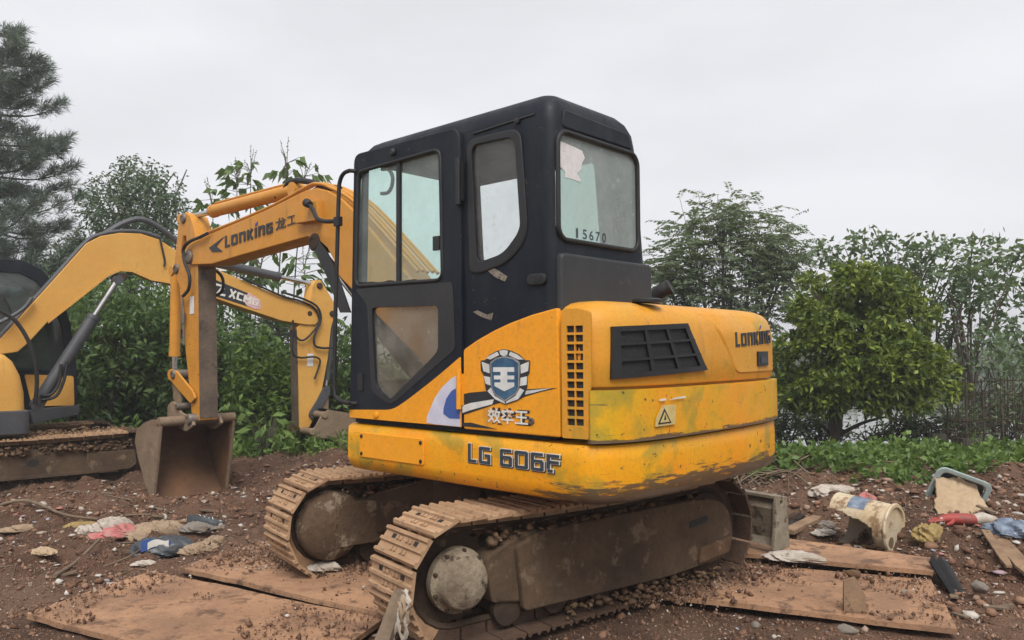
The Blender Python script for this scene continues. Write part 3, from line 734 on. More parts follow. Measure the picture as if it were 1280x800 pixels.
# rear face: brow, lower ledge, window
m = MB(); m.plate_x([rpoly([(.262, 2.488), (.862, 2.488), (.845, 2.580), (.300, 2.570)], .025)], -1.078, .020, .009, 3); m.build('rear_brow', 'black', cab)
m = MB(); m.plate_x([rrect(.125, 1.02, .905, 1.885, .03)], -1.090, .045, .016, 3); m.build('rear_panel', 'black_rear', cab)
seal(RW, -1.089, .012, 'rear_window_seal', cab, 'x')
m = MB(); m.plate_x([rrect(.226, 1.954, .896, 2.464, .06)], -1.074, .006); rwin = m.build('rear_window', 'glass_rear', cab, 0)
P3 = lambda x, y: [(p.y, p.z) for p in [H.loc(on_plane(690 + x / 5, 160 + y / 5, H.o + H.X * -1.080, H.X))]][0]
m = MB(); m.plate_x([[P3(*p) for p in ((62, 85), (110, 105), (150, 122), (205, 150), (222, 195), (205, 225), (200, 265), (172, 290), (195, 330), (193, 343), (150, 328), (98, 312), (100, 280), (62, 240), (70, 170))]], -1.079, .0012); m.build('torn_sticker', 'sticker', cab, 0)
za, zb = P3(165, 690), P3(365, 640)
for k, ch in enumerate('15670'):
    V, F = text_mesh(ch, .01); x0_ = k / 5; w_ = .06 if ch == '1' else .13
    MB().add(V, F, lambda x, y, z: (-1.079, za[0] + (zb[0] - za[0]) * (x0_ + w_ * x), za[1] + .048 * y)).build('window_number', 'l_grey', cab, 0)
# quarter window: frame plate, pane, seal
QO = rpoly([(-.520, 2.512), (-.885, 2.505), (-.925, 2.02), (-.90, 1.94), (-.80, 1.862), (-.62, 1.822), (-.535, 1.83)], [.06, .07, .06, .06, .08, .05, .05])
m = MB(); m.plate_y([QO, QW], .937, .014, .003); m.build('quarter_window_frame', 'black_plain', cab)
m = MB(); m.plate_y([QW], .926, .005); m.build('quarter_window', 'glass_clear', cab, 0)
seal(QO, .937, .006, 'quarter_window_seal', cab)
# strips of old tape on the side, and grime along the lower edge of the glass
M['tape'] = dull('old_tape', (.26, .22, .17), (.13, .105, .08), 30, .6, (.05, .042, .035), .55, .1)
for P_ in ([(593.5, 390), (599, 388), (611, 393.5), (619, 391), (617, 400.5), (604, 396)], [(611, 334), (617, 333), (637, 346), (634, 352), (622, 347), (613, 339)]):
    m = MB(); m.plate_y([H.side(P_, .937)], .937, .003); m.build('tape_strip', 'tape', cab, 0)
# trims on the side
m = MB(); m.plate_y([rrect(-1.045, 1.735, -.93, 1.79, .025)], .938, .022, .006); hz_ = m.build('side_catch', 'black_plain', cab)
m = MB(); m.plate_y([rrect(-1.015, 1.748, -.965, 1.778, .012)], .9505, .003); m.build('catch_hole_shade', 'mesh_hole_black', cab, 0)  # flat black plate painted as the shade inside the catch opening
m = MB(); m.lathe([(.016, 0), (.016, .01), (.004, .014)], (-.865, .933, 2.545), (0, 1, 0), 12); m.build('side_bolt', 'black_plain', cab)
for zz in (2.555,):
    m = MB(); m.tube([(-.56, .930, zz - .012), (-.97, .926, zz + .004)], .006, 6); m.build('roof_rib', 'black_plain', cab)
# door
DO = rpoly([(.462, 1.033), (.425, 2.602), (-.440, 2.592), (-.482, 2.545), (-.497, 1.033)], [.03, .06, .10, .10, .02], 5)
DW = rpoly([(.405, 1.812), (.385, 2.490), (-.335, 2.500), (-.352, 1.800)], .055, 5)
DL = rpoly([(.250, 1.680), (-.320, 1.668), (-.318, 1.43), (-.27, 1.39), (.06, 1.170), (.10, 1.160), (.215, 1.225)], [.03, .04, .05, .04, .05, .05, .05])
m = MB(); m.plate_y([DO, DW, DL], .944, .030, .007, 2); door = m.build('door', 'black', EX)
m = MB(); m.plate_y([rpoly([(.456, 1.038), (.456, 1.083), (.06, 1.100), (-.06, 1.155), (-.30, 1.285), (-.490, 1.398), (-.494, 1.038)], [.005, .005, .15, .1, .1, .01, .005])], .9605, .004, .001); dlow = m.build('door_lower_panel', 'paint', door)
m = MB(); m.plate_y([rpoly([(.405, 1.795), (-.43, 1.785), (-.45, 1.435), (-.28, 1.335), (.02, 1.155), (.09, 1.130), (.25, 1.20), (.29, 1.70)], .03), DL], .9600, .003); m.build('door_tape', 'black_dirty', door)
m = MB(); m.plate_y([DW], .940, .005); m.build('door_window', 'glass', door, 0)
m = MB(); m.plate_y([DL], .940, .005); m.build('door_lower_window', 'glass_low', door, 0)
seal(DW, .957, .011, 'window_seal', door)
gr_ = H.side([(448, 356)] + [(450 + 5.6 * k, 353 - 1.5 * abs(float(vnoise(k * .9, 3.3))) * 9 * (1 if 5 < k < 19 else .25)) for k in range(20)] + [(561, 350)], .946)
m = MB(); m.plate_y([gr_], .9455, .003); m.build('glass_grime', 'black_dirty', door, 0)
m = MB(); m.box((.018, .947, 2.15), (.030, .018, .69)); m.build('window_mullion', 'black_plain', door)
m = MB(); m.box((-.30, .950, 2.00), (.05, .018, .075)); m.build('window_latch', 'black_plain', door)
for z0, z1 in ((2.18, 2.42), (1.13, 1.33)):
    m = MB(); m.cyl((-.487, .972, z0), (-.487, .972, z1), .014, 10); m.box((-.487, .960, (z0 + z1) / 2), (.05, .012, z1 - z0 - .04)); m.build('door_hinge', 'black_plain' if z0 > 2 else 'paint', door)
m = MB(); m.lathe([(.022, 0), (.022, .012), (.012, .02)], (.05, .958, 2.548), (0, 1, 0), 14); m.build('door_bumper', 'black_plain', door)
m = MB(); m.plate_y([rrect(.325, 1.20, .375, 1.30, .008)], .962, .008); m.build('door_pull', 'black_plain', door)
m = MB(); m.lathe([(.018, 0), (.018, .01), (.01, .013)], (-.02 + .22, .961, 1.065), (0, 1, 0), 12); m.build('door_lock', 'paint', door)
DP = lambda L_: [H.side([(420 + x / 3.2, 370 + y / 3.2)], .963)[0] for x, y in L_]
m = MB(); m.plate_y([DP([(500, 312), (470, 328), (430, 365), (400, 410), (370, 480), (368, 506), (400, 512), (502, 522)])], .9635, .002); m.build('door_swirl', 'door_print', door, 0)
m = MB(); m.plate_y([DP([(500, 362), (470, 378), (448, 410), (437, 450), (436, 470), (460, 488), (502, 490)])], .965, .002); m.build('door_swirl_centre', 'print_blue', door, 0)
# grab rail in front of the cab
rail = [H.loc(on_plane(a, b, H.o + H.Y * .985, H.Y)) for a, b in ((441, 214), (434, 217), (429, 226), (427, 245), (424, 330), (421, 420), (420, 485), (423, 497), (431, 502), (440, 504))]
m = MB(); m.tube(catmull(rail, 4), .0125, 10); m.box((rail[3] + (rail[4] - rail[3]) * .38), (.05, .03, .055))
m.tube([rail[0], rail[0] + Vector((-.03, -.06, 0))], .0125, 8); m.tube([rail[-1], rail[-1] + Vector((-.03, -.06, 0))], .0125, 8)
m.build('grab_rail', 'rubber', EX)
# interior: seat, console, lever, wiper
m = MB(); m.loft([[(a, b, z) for a, b in rrect(-.62 + i, .27 + i, -.10 - i, .77 - i, .06)] for z, i in ((1.06, .06), (1.30, .05), (1.32, 0), (1.42, 0), (1.45, .04))])
Rb = Matrix.Rotation(radians(-10), 3, 'Y')
m.build('seat', 'seat', cab)
m = MB(); m.loft([[(-.60 - .12 * (z - 1.42) + a, b, z) for a, b in rrect(-.05 + i, .29 + i, .06 - i, .75 - i, .03)] for z, i in ((1.42, .01), (1.55, 0), (1.80, .0), (1.86, .03))]); m.build('seat_back', 'seat', cab)
m = MB(); m.box((-.25, .19, 1.35), (.5, .1, .10)); m.tube([(-.05, .20, 1.38), (-.02, .22, 1.62)], .012, 8); m.lathe([(.01, 0), (.024, .03), (.022, .08), (.008, .1)], (-.02, .22, 1.60), (0, 0, 1), 10); m.build('armrest_console', 'inside', cab)
m = MB(); m.box((-.3, .515, 1.05), (1.4, .72, .03)); m.build('cab_floor', 'inside', cab)
hook = [H.loc(on_plane(a, b, H.o + H.Y * .60, H.Y)) for a, b in ((481, 213), (489, 213), (494, 222), (493, 234), (488, 242), (480, 243))]
m = MB(); m.tube(catmull(hook, 4), .012, 8); m.build('inside_grab_handle', 'inside', cab)

# ---------------------------------------------------------------- boom, arm, bucket of the front excavator
VL, VC = .065, -.055                      # left face and centre plane of the boom
hs = lambda L_, y=VL: H.side(L_, y)
bp = hs([(231, 316), (238, 307), (255, 298), (335, 264), (386, 239), (398, 236.5), (412, 240), (428, 249)]) 
bp += [(1.55, 2.46), (.30, 1.36), (.24, 1.20), (.34, 1.08), (.46, 1.10)]
bp += hs([(424, 345), (419, 326), (411, 311), (400, 301), (386, 297), (372, 301), (300, 321), (267, 331), (242, 332), (233, 327)])
m = MB(); m.plate_y([bp], VC, .235, .008); boom = m.build('boom', 'paint_boom', EX, 30)
def bil(cs):           # pixel corners bl, br, tr, tl
    def f(x, y): return tuple((cs[0][k] * (1 - x) + cs[1][k] * x) * (1 - y) + (cs[3][k] * (1 - x) + cs[2][k] * x) * y for k in (0, 1))
    return f
qd, W_, fl = strokes('LONKING'); f4 = bil([(284, 311), (344, 291.5), (344, 279), (284, 298)])
fn = lambda x, y, o: (lambda p: (p[0], VL + .002 + o, p[1]))(hs([f4(x / W_, y)])[0])
m = MB(); put_strokes(m, qd, fn, .002); m.build('lettering', 'l_dark', boom, 0)
m = MB(); put_strokes(m, [[(fl - .10, 1.12), (fl + .14, 1.18), (fl + .22, 1.55), (fl - .02, 1.42)]], fn, .003); m.build('lettering_flag', 'l_blue', boom, 0)
f5 = bil([(347.5, 290), (374.5, 281), (374, 267.5), (347, 275.5)])
for k, ch in enumerate('龙工'): text_on(ch, lambda x, y, z: (lambda p: (p[0], VL + .004, p[1]))(hs([f5((.49 * x if k == 0 else .55 + .43 * x), (y if k == 0 else .08 + .8 * y))])[0]), boom, 'l_dark', 'lettering', .02)
m = MB(); m.plate_y([hs([(264, 311), (283, 297), (273, 309), (281, 315.5), (268, 316)])], VL + .002, .003); m.build('arrow_mark', 'l_dark', boom, 0)
def pin(m, px, y, r, L_, n=18):
    p = H.side([px], y)[0]; m.lathe([(r, -L_), (r, -.006), (r * .85, .006), (r * .5, .010), (r * .5, .004), (.001, .004)], (p[0], y, p[1]), (0, 1, 0), n)
m = MB(); pin(m, (237, 322), VL + .02, .075, .30); m.build('boom_tip_pin', 'steel', boom)
m = MB(); pin(m, (394, 304), VL + .015, .075, .27); m.build('cylinder_pin', 'mud_dark', boom)
# pipes along the top of the boom
top = hs([(256, 293), (300, 276), (345, 256), (386, 233.5), (398, 231), (412, 235)])
top = top + [(1.62, 2.58), (.9, 2.0)]
for k, yy in enumerate((.045, -.0, -.05, -.10, -.15)):
    m = MB(); m.tube(catmull([(a, yy, b + .006 * (k % 2)) for a, b in top], 5), .0135, 8); m.build('hydraulic_pipe', 'paint_boom', boom)
hose = [(hs([p], .10)[0]) for p in ((262, 293), (252, 298), (240, 303), (232, 312), (233, 328), (239, 345), (238, 362), (231, 371))]
m = MB(); m.tube(catmull([(a, .10, b) for a, b in hose], 5), .017, 8); m.build('hydraulic_hose', 'rubber', boom)
hose = [(hs([p], -.17)[0]) for p in ((258, 336), (274, 341), (281, 352), (278, 367), (262, 373))]
m = MB(); m.tube(catmull([(a, -.17, b) for a, b in hose], 5), .016, 8); m.build('hydraulic_hose', 'rubber', boom)
hose = [(hs([p], VC)[0]) for p in ((352, 251), (362, 243), (368, 234), (378, 231), (395, 233), (412, 238), (432, 242))]
m = MB(); m.tube(catmull([(a, VC + .03, b + .02) for a, b in hose], 5), .026, 8); m.build('hydraulic_hose', 'rubber', boom)
# work lamp on the boom
p = hs([(373, 256), (402, 252), (402, 277), (375, 281)], VL + .04)
m = MB(); m.plate_y([p], VL + .03, .07, .006); m.build('lamp_bracket', 'paint_boom', boom)
st = [Vector((a, VL + .11, b)) for a, b in hs([(388, 256), (394, 263), (399, 274), (408, 278), (421, 278)], VL + .11)]
m = MB(); m.tube(catmull(st, 5), .017, 8); m.lathe([(.03, -.03), (.036, .0), (.036, .03), (.02, .04)], st[0], (1, 0, .5), 12); m.build('work_lamp', 'rubber', boom)
# arm cylinder
def cylinder(F_, y, pa, pb, split, r, rr, nm, bm, parent, pipe=None):
    """pa: barrel end pixel, pb: rod end pixel, split: fraction where barrel ends"""
    a, b = (Vector((q_[0], y, q_[1])) for q_ in F_.side([pa, pb], y)); s_ = a + (b - a) * split; d = (b - a).normalized()
    m = MB(); m.tube([a, s_ - d * .03], r, 18); m.tube([s_ - d * .05, s_], r * 1.10, 18); m.lathe([(r * 1.0, -.06), (r * 1.0, .06)], a, (0, 1, 0), 16)
    o = m.build(nm, bm, parent)
    m = MB(); m.tube([s_ - d * .02, b], rr, 14); m.build('piston_rod', 'chrome', o)
    m = MB(); m.lathe([(rr * 1.6, -.05), (rr * 1.6, .05)], b, (0, 1, 0), 14); m.build('rod_eye', bm, o)
    if pipe:
        up = Vector((0, 0, 1)) if abs(d.z) < .7 else Vector((1, 0, 0))
        m = MB(); m.tube([a + d * .05 + up * r * 1.2, s_ - d * .06 + up * r * 1.25, s_ - d * .03 + up * r * .6], .012, 8); m.build('cylinder_pipe', bm, o)
    return o
cylinder(H, VC, (374, 239), (232, 275), .70, .062, .030, 'arm_cylinder', 'paint_boom', EX, True)
# boom cylinder, mostly behind the cab
a = Vector((.52, VC, .86)); b0 = hs([(396, 306)], VC)[0]; b = Vector((b0[0], VC, b0[1])); d = (b - a).normalized()
m = MB(); m.tube([a, a + (b - a) * .55], .07, 18); bc = m.build('boom_cylinder', 'black_plain', EX)
m = MB(); m.tube([a + (b - a) * .5, b], .036, 14); m.build('piston_rod', 'chrome', bc)
gp = hs([(389, 300), (396, 296), (412, 318), (424, 345), (440, 392), (427, 392), (412, 350), (398, 320)], .08)
m = MB(); m.plate_y([gp], .075, .012); m.build('rod_guard', 'black_dirty', bc)
# arm
VA = .045
ap_ = hs([(225, 284), (228, 271), (234, 266.5), (240, 271), (244, 284), (247, 300), (249, 330), (249.5, 526), (244, 530), (240, 520), (236, 470), (231, 420), (226, 360), (219.5, 339), (221, 322)], VA)
m = MB(); m.plate_y([ap_, hs([(231, 296), (234.5, 296), (236, 308), (231, 322), (227.5, 318)], VA)], VC - .0, .195, .007); arm = m.build('arm', 'paint_arm', EX, 30)
iz = hs([(249, 334), (249.5, 524)], VA)
m = MB(); m.add([(iz[k][0] - .003 - t * .006, VC + s_ * .094, iz[k][1]) for k in (0, 1) for s_ in (-1, 1) for t in (0, 1)], [(0, 1, 3, 2), (4, 6, 7, 5), (0, 4, 5, 1), (2, 3, 7, 6), (1, 5, 7, 3), (0, 2, 6, 4)]); m.build('arm_inner_face', 'arm_worn', arm, 0)
m = MB(); pin(m, (231, 274), VA + .012, .055, .22); m.build('arm_pin', 'steel', arm)
m = MB(); pin(m, (221.5, 337), VA + .012, .055, .22); m.build('arm_pin', 'steel', arm)
m = MB(); pin(m, (241, 499), VA + .012, .050, .22); m.build('arm_pin', 'steel', arm)
lab = hs([(239.5, 372), (244.5, 371), (244.5, 393), (239.5, 394)], VA); m = MB(); m.plate_y([lab], VA + .001, .003); m.build('arm_label', 'sticker', arm, 0)
fit = [Vector((a, VA + .03, b)) for a, b in hs([(230, 370), (231, 392), (231, 405), (231.5, 432)], VA + .03)]
m = MB(); m.tube(fit[:2], .012, 8); m.tube(fit[1:3], .022, 8); m.tube(fit[2:], .012, 8); m.build('arm_fitting', 'steel', arm)
cylinder(H, VC, (222.5, 340), (219, 470), .82, .055, .03, 'bucket_cylinder', 'paint_arm', EX)
for y in (VA + .02, VC - .12):
    lk = hs([(240, 505), (246, 499), (243, 490), (222, 464), (214, 462), (211, 469), (215, 476)], VA + .02)
    m = MB(); m.plate_y([rpoly(lk, .03)], y, .025, .004); m.build('bucket_link', 'paint_arm' if y > 0 else 'steel', EX)
    lk = hs([(215, 470), (222, 467), (227, 500), (226, 512), (219, 511)], VA)
    m = MB(); m.plate_y([rpoly(lk, .03)], y - .03 if y > 0 else y + .03, .022, .004); m.build('push_link', 'bucket_out', EX)
m = MB(); pin(m, (217, 469), VA + .04, .05, .24); m.build('link_pin', 'steel', EX)
# bucket
BW0, BW1 = -.415, .325
side_px = [(203, 527), (199, 575), (192.5, 630), (189, 622), (182, 600), (174.5, 572), (171, 552), (173, 539), (181, 530), (192, 525)]
sp = hs(side_px, BW1)
bk = MB()
for y in (BW0, BW1): bk.plate_y([sp], y, .022, .003)
path = [sp[k] for k in (2, 3, 4, 5, 6, 7, 8, 9, 0)]
path = [(p.x, p.y) for p in catmull([Vector((a, b, 0)) for a, b in path], 4)]
cx_ = sum(p[0] for p in path) / len(path); cz_ = sum(p[1] for p in path) / len(path)
def shrink(p, t): v_ = Vector((cx_ - p[0], cz_ - p[1])).normalized(); return (p[0] + v_.x * t, p[1] + v_.y * t)
NY = 7; rows = []
for lay in (0, .022):
    for p in (path if lay == 0 else path[::-1]):
        a, b = shrink(p, lay + .004); rows.append([(a, BW0 + (BW1 - BW0) * k / NY, b) for k in range(NY + 1)])
bk.strip(rows)
bucket = bk.build('bucket', 'bucket_in', EX, 30)
for y in (BW0 - .013, BW1 + .013):
    m = MB(); m.plate_y([[p for p in sp]], y, .006); m.build('bucket_cheek', 'bucket_out', bucket, 30)
tz = sp[0]; m = MB()
m.tube([(tz[0] + .01, BW0 - .03, tz[1] - .01), (tz[0] + .01, BW1 + .03, tz[1] - .01)], .050, 14); m.build('bucket_top_bar', 'bucket_out', bucket)
for y in (BW0 - .015, BW1 + .015):
    m = MB(); m.plate_y([[(sp[0][0] - .03, sp[0][1] - .02), (sp[0][0] + .06, sp[0][1] - .02), (sp[1][0] + .06, sp[1][1]), (sp[2][0] + .05, sp[2][1] + .06), (sp[2][0] - .02, sp[2][1] - .02), (sp[1][0] - .025, sp[1][1])]], y, .030, .005); m.build('side_cutter', 'bucket_out', bucket, 30)
for k in range(5):
    y = BW0 + .07 + k * (BW1 - BW0 - .14) / 4; m = MB()
    a, b = sp[2]; m.add([(a + .09, y - .045, b + .055), (a + .09, y + .045, b + .055), (a - .02, y + .035, b - .03), (a - .02, y - .035, b - .03), (a + .10, y - .045, b + .03), (a + .10, y + .045, b + .03), (a - .012, y + .035, b - .042), (a - .012, y - .035, b - .042)], [(0, 1, 2, 3), (7, 6, 5, 4), (0, 4, 5, 1), (1, 5, 6, 2), (2, 6, 7, 3), (3, 7, 4, 0)])
    m.build('bucket_tooth', 'bucket_in', bucket, 0)
ez = hs([(217, 528), (217, 508), (222, 502), (228, 505), (233, 516), (246, 522), (250, 532), (240, 540)], VA)
for y in (VA + .045, VC - .145):
    m = MB(); m.plate_y([rpoly(ez, .03)], y, .03, .005); m.build('bucket_ear', 'bucket_out', bucket)
m = MB(); pin(m, (236, 525), VA + .075, .055, .30); pin(m, (222, 509), VA + .075, .035, .30); m.build('bucket_pin', 'steel', bucket)

# ---------------------------------------------------------------- tracks
def shoe_mesh(pitch, width):
    h = pitch * .468; P = [(-h, 0), (h, 0)]; rib = .013; t = .013
    P += [(h, t)]
    for x in (h * .80, 0, -h * .80):
        P += [(x + .013, t), (x + .007, t + rib), (x - .007, t + rib), (x - .013, t)]
    P += [(-h, t)]
    m = MB(); w2 = width / 2
    m.loft([[(a, -w2, b) for a, b in P], [(a, w2, b) for a, b in P]])
    for x in (h * .4, -h * .4):
        for y in (-.062, -.030, .030, .062): m.box((x, y, t + .004), (.019, .019, .010))
    for y in (-.05, .05): m.box((0, y, -.035), (pitch * .92, .03, .07))
    nf = len(m.f)
    for y in (-.105, .105): m.box((h * .40, y, t + .0005), (.022, .034, .003))  # thin black boxes stand in for the shade of holes in the shoe
    me = m.mesh('track_shoe', 0)
    for k_, p_ in enumerate(me.polygons): p_.material_index = 1 if k_ >= nf else 0
    return me
def stadium(s, half, r, zc, sag=0.0):
    """position and outward angle along the track"""
    Ls = 2 * half; La = pi * r; s = s % (2 * Ls + 2 * La)
    if s < Ls: x = -half + s; return x, zc + r - sag * (1 - (x / half) ** 2), 0.0
    s -= Ls
    if s < La: a = s / r; return half + r * sin(a), zc + r * cos(a), a
    s -= La
    if s < Ls: return half - s, zc - r, pi
    s -= Ls; a = pi + s / r; return -half + r * sin(a), zc + r * cos(a), a
def make_track(parent, yc, half, r, zc, width, n, rz, smat, label=None, s0=.03):
    per = 4 * half + 2 * pi * r; pitch = per / n
    m = MB()
    for y in (-.05, .05):       # the two rails of the chain
        P = [stadium(per * k / 72, half, r - .06, zc, .02) for k in range(72)]
        P = [stadium((4 * half + 2 * pi * (r - .06)) * k / 72, half, r - .06, zc, .02) for k in range(72)]
        for o_ in (0,): m.tube([(p[0], yc + y, p[1]) for p in P], .022, 5, closed=True)
    t = m.build('track', 'mud_dark', parent); t.rotation_euler = (0, 0, rz)
    me = shoe_mesh(pitch, width); me2 = me.copy(); me.materials.append(M[smat]); me.materials.append(M['mesh_hole_black']); me2.materials.append(M['shoe_dark']); me2.materials.append(M['mesh_hole_black'])
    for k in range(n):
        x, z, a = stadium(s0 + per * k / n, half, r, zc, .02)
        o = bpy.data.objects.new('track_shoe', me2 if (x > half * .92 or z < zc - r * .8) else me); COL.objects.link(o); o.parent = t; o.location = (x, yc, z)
        o.rotation_euler = (random.uniform(-.012, .012), a + random.uniform(-.02, .02), 0)
    return t
q = NT('dusty_track_steel')
c = q.mix(q.ramp(q.noise(6, 8, .7), (.35, 0), (.66, 1)), (.46, .300, .180), (.32, .195, .112))
c = q.mix(q.ramp(q.noise(18, 6, .7, off=4), (.58, 0), (.66, .85)), c, (.14, .085, .055))
c = q.mix(q.math('MULTIPLY', q.rnd(), .4), c, (.26, .155, .09))
q.bump(q.noise(35, 5, .7), .4, .012); M['shoe'] = q.done(c, .9, 0, .2)
M['shoe_dark'] = dull('dark_shoe_steel', (.105, .062, .040), (.062, .038, .027), 7, .8, (.17, .105, .066), .60, .7, spec=.3)  # darker, redder shoe colour for the front arc and bottom run
RZ = TA - H.ang
R_, ZC, HALF, GA = .292, .335, .905, .755
TOFF = Matrix.Rotation(RZ, 3, 'Z') @ Vector((-.08, 0, 0))
tracks = []
for yc in (-GA, GA):
    t = make_track(EX, yc, HALF, R_, ZC, .40, 36, RZ, 'shoe'); tracks.append(t); t.location = TOFF
    for x, rr, nm in ((-HALF, .235, 'sprocket'), (HALF, .225, 'idler')):
        m = MB()
        if nm == 'sprocket':
            n_ = 21; prof = []
            for k in range(n_ * 4):
                a = 2 * pi * k / (n_ * 4); prof.append((x + (rr + (-.022, -.022, 0, 0)[k % 4]) * cos(a), ZC + (rr + (-.022, -.022, 0, 0)[k % 4]) * sin(a)))
            m.plate_y([prof], yc, .05)
        else: m.lathe([(rr - .05, -.08), (rr - .02, -.075), (rr - .02, -.03), (rr, -.03), (rr, .03), (rr - .02, .03), (rr - .02, .075), (rr - .05, .08)], (x, yc, ZC), (0, 1, 0), 32)
        m.build(nm, 'mud_dark', t)
    for k in range(5):
        x = -.62 + .31 * k; m = MB(); m.lathe([(.05, -.12), (.085, -.115), (.085, -.07), (.066, -.06), (.066, .06), (.085, .07), (.085, .115), (.05, .12)], (x, yc, .150), (0, 1, 0), 18); m.build('roller', 'mud_dark', t)
def tplate(P, y, th, name, mat, bev=.006, parent=EX):
    m = MB(); m.plate_y([P], y, th, bev); o = m.build(name, mat, parent, 30); o.rotation_euler = (0, 0, RZ); return o
for sgn, yc in ((-1, -GA), (1, GA)):
    P = [(a * .915, b) for a, b in [(-.80, .20), (-.84, .42), (-.60, .515), (.60, .53), (.86, .50), (.98, .44), (1.03, .36), (.99, .24), (.80, .205), (.45, .175), (-.5, .155)]]
    m = MB(); m.plate_y([rpoly(P, .03)], yc, .27, .012); fm = m.build('track_frame', 'frame_mud', EX, 30); fm.rotation_euler = (0, 0, RZ); fm.location = TOFF
    yo = yc + sgn * .138
    yo = yc + sgn * .172
    m = MB(); m.plate_y([rpoly([(-.56, .135), (-.60, .46), (-.45, .515), (.60, .535), (.86, .525), (.97, .49), (1.03, .42), (1.06, .30), (1.02, .19), (.90, .15), (.45, .125)], .03)], yo - sgn * .02, .040, .008); m.build('frame_side', 'frame_mud', fm)
    m = MB(); m.plate_y([rpoly([(.66, .375), (.82, .395), (.82, .435), (.66, .415)], .015)], yo + sgn * .001, .004); m.build('frame_slot_shade', 'mesh_hole_black', fm, 0)  # black plate on the face, painting the dark inside of a slot
    m = MB(); m.plate_y([rpoly([(.72, .16), (1.0, .19), (1.035, .30), (.99, .285), (.74, .25)], .02)], yo + sgn * .006, .03, .008); m.build('frame_skid', 'mud', fm)
    # final drive covers both sides
    m = MB(); m.lathe([(.155, -.02), (.155, .02), (.14, .03), (.128, .05), (.124, .085), (.112, .093), (.02, .095)], (-HALF, yc + sgn * .09, ZC), (0, sgn, 0), 36); fd = m.build('final_drive_cover', 'cover_mud', fm, 50)
    for k in range(9):
        a = 2 * pi * k / 9; m = MB(); m.lathe([(.011, .02), (.011, .036), (.006, .04)], (-HALF + .142 * cos(a), yc + sgn * .09, ZC + .142 * sin(a)), (0, sgn, 0), 6); m.build('drive_bolt', 'mud_dark', fm)
    m = MB(); m.lathe([(.215, -.02), (.215, .05), (.20, .07), (.16, .09), (.02, .10)], (-HALF, yc - sgn * .09, ZC), (0, -sgn, 0), 36); m.box((-HALF + .28, yc - sgn * .15, ZC), (.55, .08, .26)); m.build('travel_motor_guard', 'guard_mud', fm, 40)
# cross frame with sloping legs, and the swing ring
m = MB(); m.loft([[(a, b, z) for a, b in rrect(-.46 + i, -.46 + i, .46 - i, .46 - i, .12)] for z, i in ((.36, .10), (.42, .0), (.60, .0), (.64, .03))])
for sx in (-1, 1):
    for sy in (-1, 1):
        A_ = [(sx * .20, sy * .36), (sx * .46, sy * .26)]; B_ = [(sx * .36, sy * .66), (sx * .78, sy * .66)]
        m.loft([[(*A_[0], .36), (*A_[1], .36), (*A_[1], .63), (*A_[0], .63)], [(*B_[0], .22), (*B_[1], .22), (*B_[1], .48), (*B_[0], .48)]])
cf = m.build('cross_frame', 'mud_dark', EX, 30, .012); cf.rotation_euler = (0, 0, RZ)
m = MB(); m.lathe([(.44, .60), (.44, .63), (.40, .635), (.40, .665), (.47, .67), (.47, .705), (.3, .705)], (0, 0, 0), (0, 0, 1), 40); m.build('swing_ring', 'mud_dark', EX)
# dozer blade
def blade_pts(y): return [(1.50, .115), (1.535, .16), (1.515, .27), (1.50, .36), (1.54, .425), (1.575, .425), (1.555, .36), (1.565, .27), (1.59, .15), (1.555, .105)]
m = MB(); m.loft([[(a, y, b) for a, b in blade_pts(y)] for y in (-.86, .86)]); bl = m.build('dozer_blade', 'concrete_grey', EX, 30); bl.rotation_euler = (0, 0, RZ)
for y in (-.875, .875):
    m = MB(); m.plate_y([rpoly([(1.44, .10), (1.62, .10), (1.60, .44), (1.50, .455), (1.475, .40), (1.47, .25)], .015), [(1.535 + .016 * cos(a), .405 + .016 * sin(a)) for a in [2 * pi * k / 10 for k in range(10)]]], y, .028, .004); m.build('blade_end_plate', 'concrete_grey', bl)
m = MB(); m.box((1.53, 0, .44), (.07, 1.74, .018)); m.build('blade_rib', 'concrete_grey', bl)
m = MB()
for y in (-.36, .36): m.box((1.02, y, .33), (1.02, .09, .14), Matrix.Rotation(radians(-6), 3, 'Y'))
m.build('blade_arm', 'mud_dark', bl)
# clods of mud lying on the track frames and chain
def clod_mesh(pts, rad, seed, flat_=.7):
    rs = np.random.RandomState(seed); t = (1 + 5 ** .5) / 2
    ico = np.array([(-1, t, 0), (1, t, 0), (-1, -t, 0), (1, -t, 0), (0, -1, t), (0, 1, t), (0, -1, -t), (0, 1, -t), (t, 0, -1), (t, 0, 1), (-t, 0, -1), (-t, 0, 1)]) / math.sqrt(1 + t * t)
    fc = np.array([(0, 11, 5), (0, 5, 1), (0, 1, 7), (0, 7, 10), (0, 10, 11), (1, 5, 9), (5, 11, 4), (11, 10, 2), (10, 7, 6), (7, 1, 8), (3, 9, 4), (3, 4, 2), (3, 2, 6), (3, 6, 8), (3, 8, 9), (4, 9, 5), (2, 4, 11), (6, 2, 10), (8, 6, 7), (9, 8, 1)])
    pts = np.asarray(pts); n = len(pts); rad = np.asarray(rad)
    j = rs.uniform(.45, 1.35, (n, 12, 1)); sc_ = rs.uniform(.6, 1.3, (n, 1, 3)); sc_[:, :, 2] *= flat_
    a = rs.uniform(0, 2 * pi, n); ca, sa = np.cos(a), np.sin(a)
    v = ico[None] * j * sc_ * rad[:, None, None]
    x = v[..., 0] * ca[:, None] - v[..., 1] * sa[:, None]; y = v[..., 0] * sa[:, None] + v[..., 1] * ca[:, None]
    V = np.stack([x, y, v[..., 2]], -1) + pts[:, None]
    F = fc[None] + (np.arange(n) * 12)[:, None, None]
    return V.reshape(-1, 3), F.reshape(-1, 3)
rs = np.random.RandomState(5); pts = []; rad = []
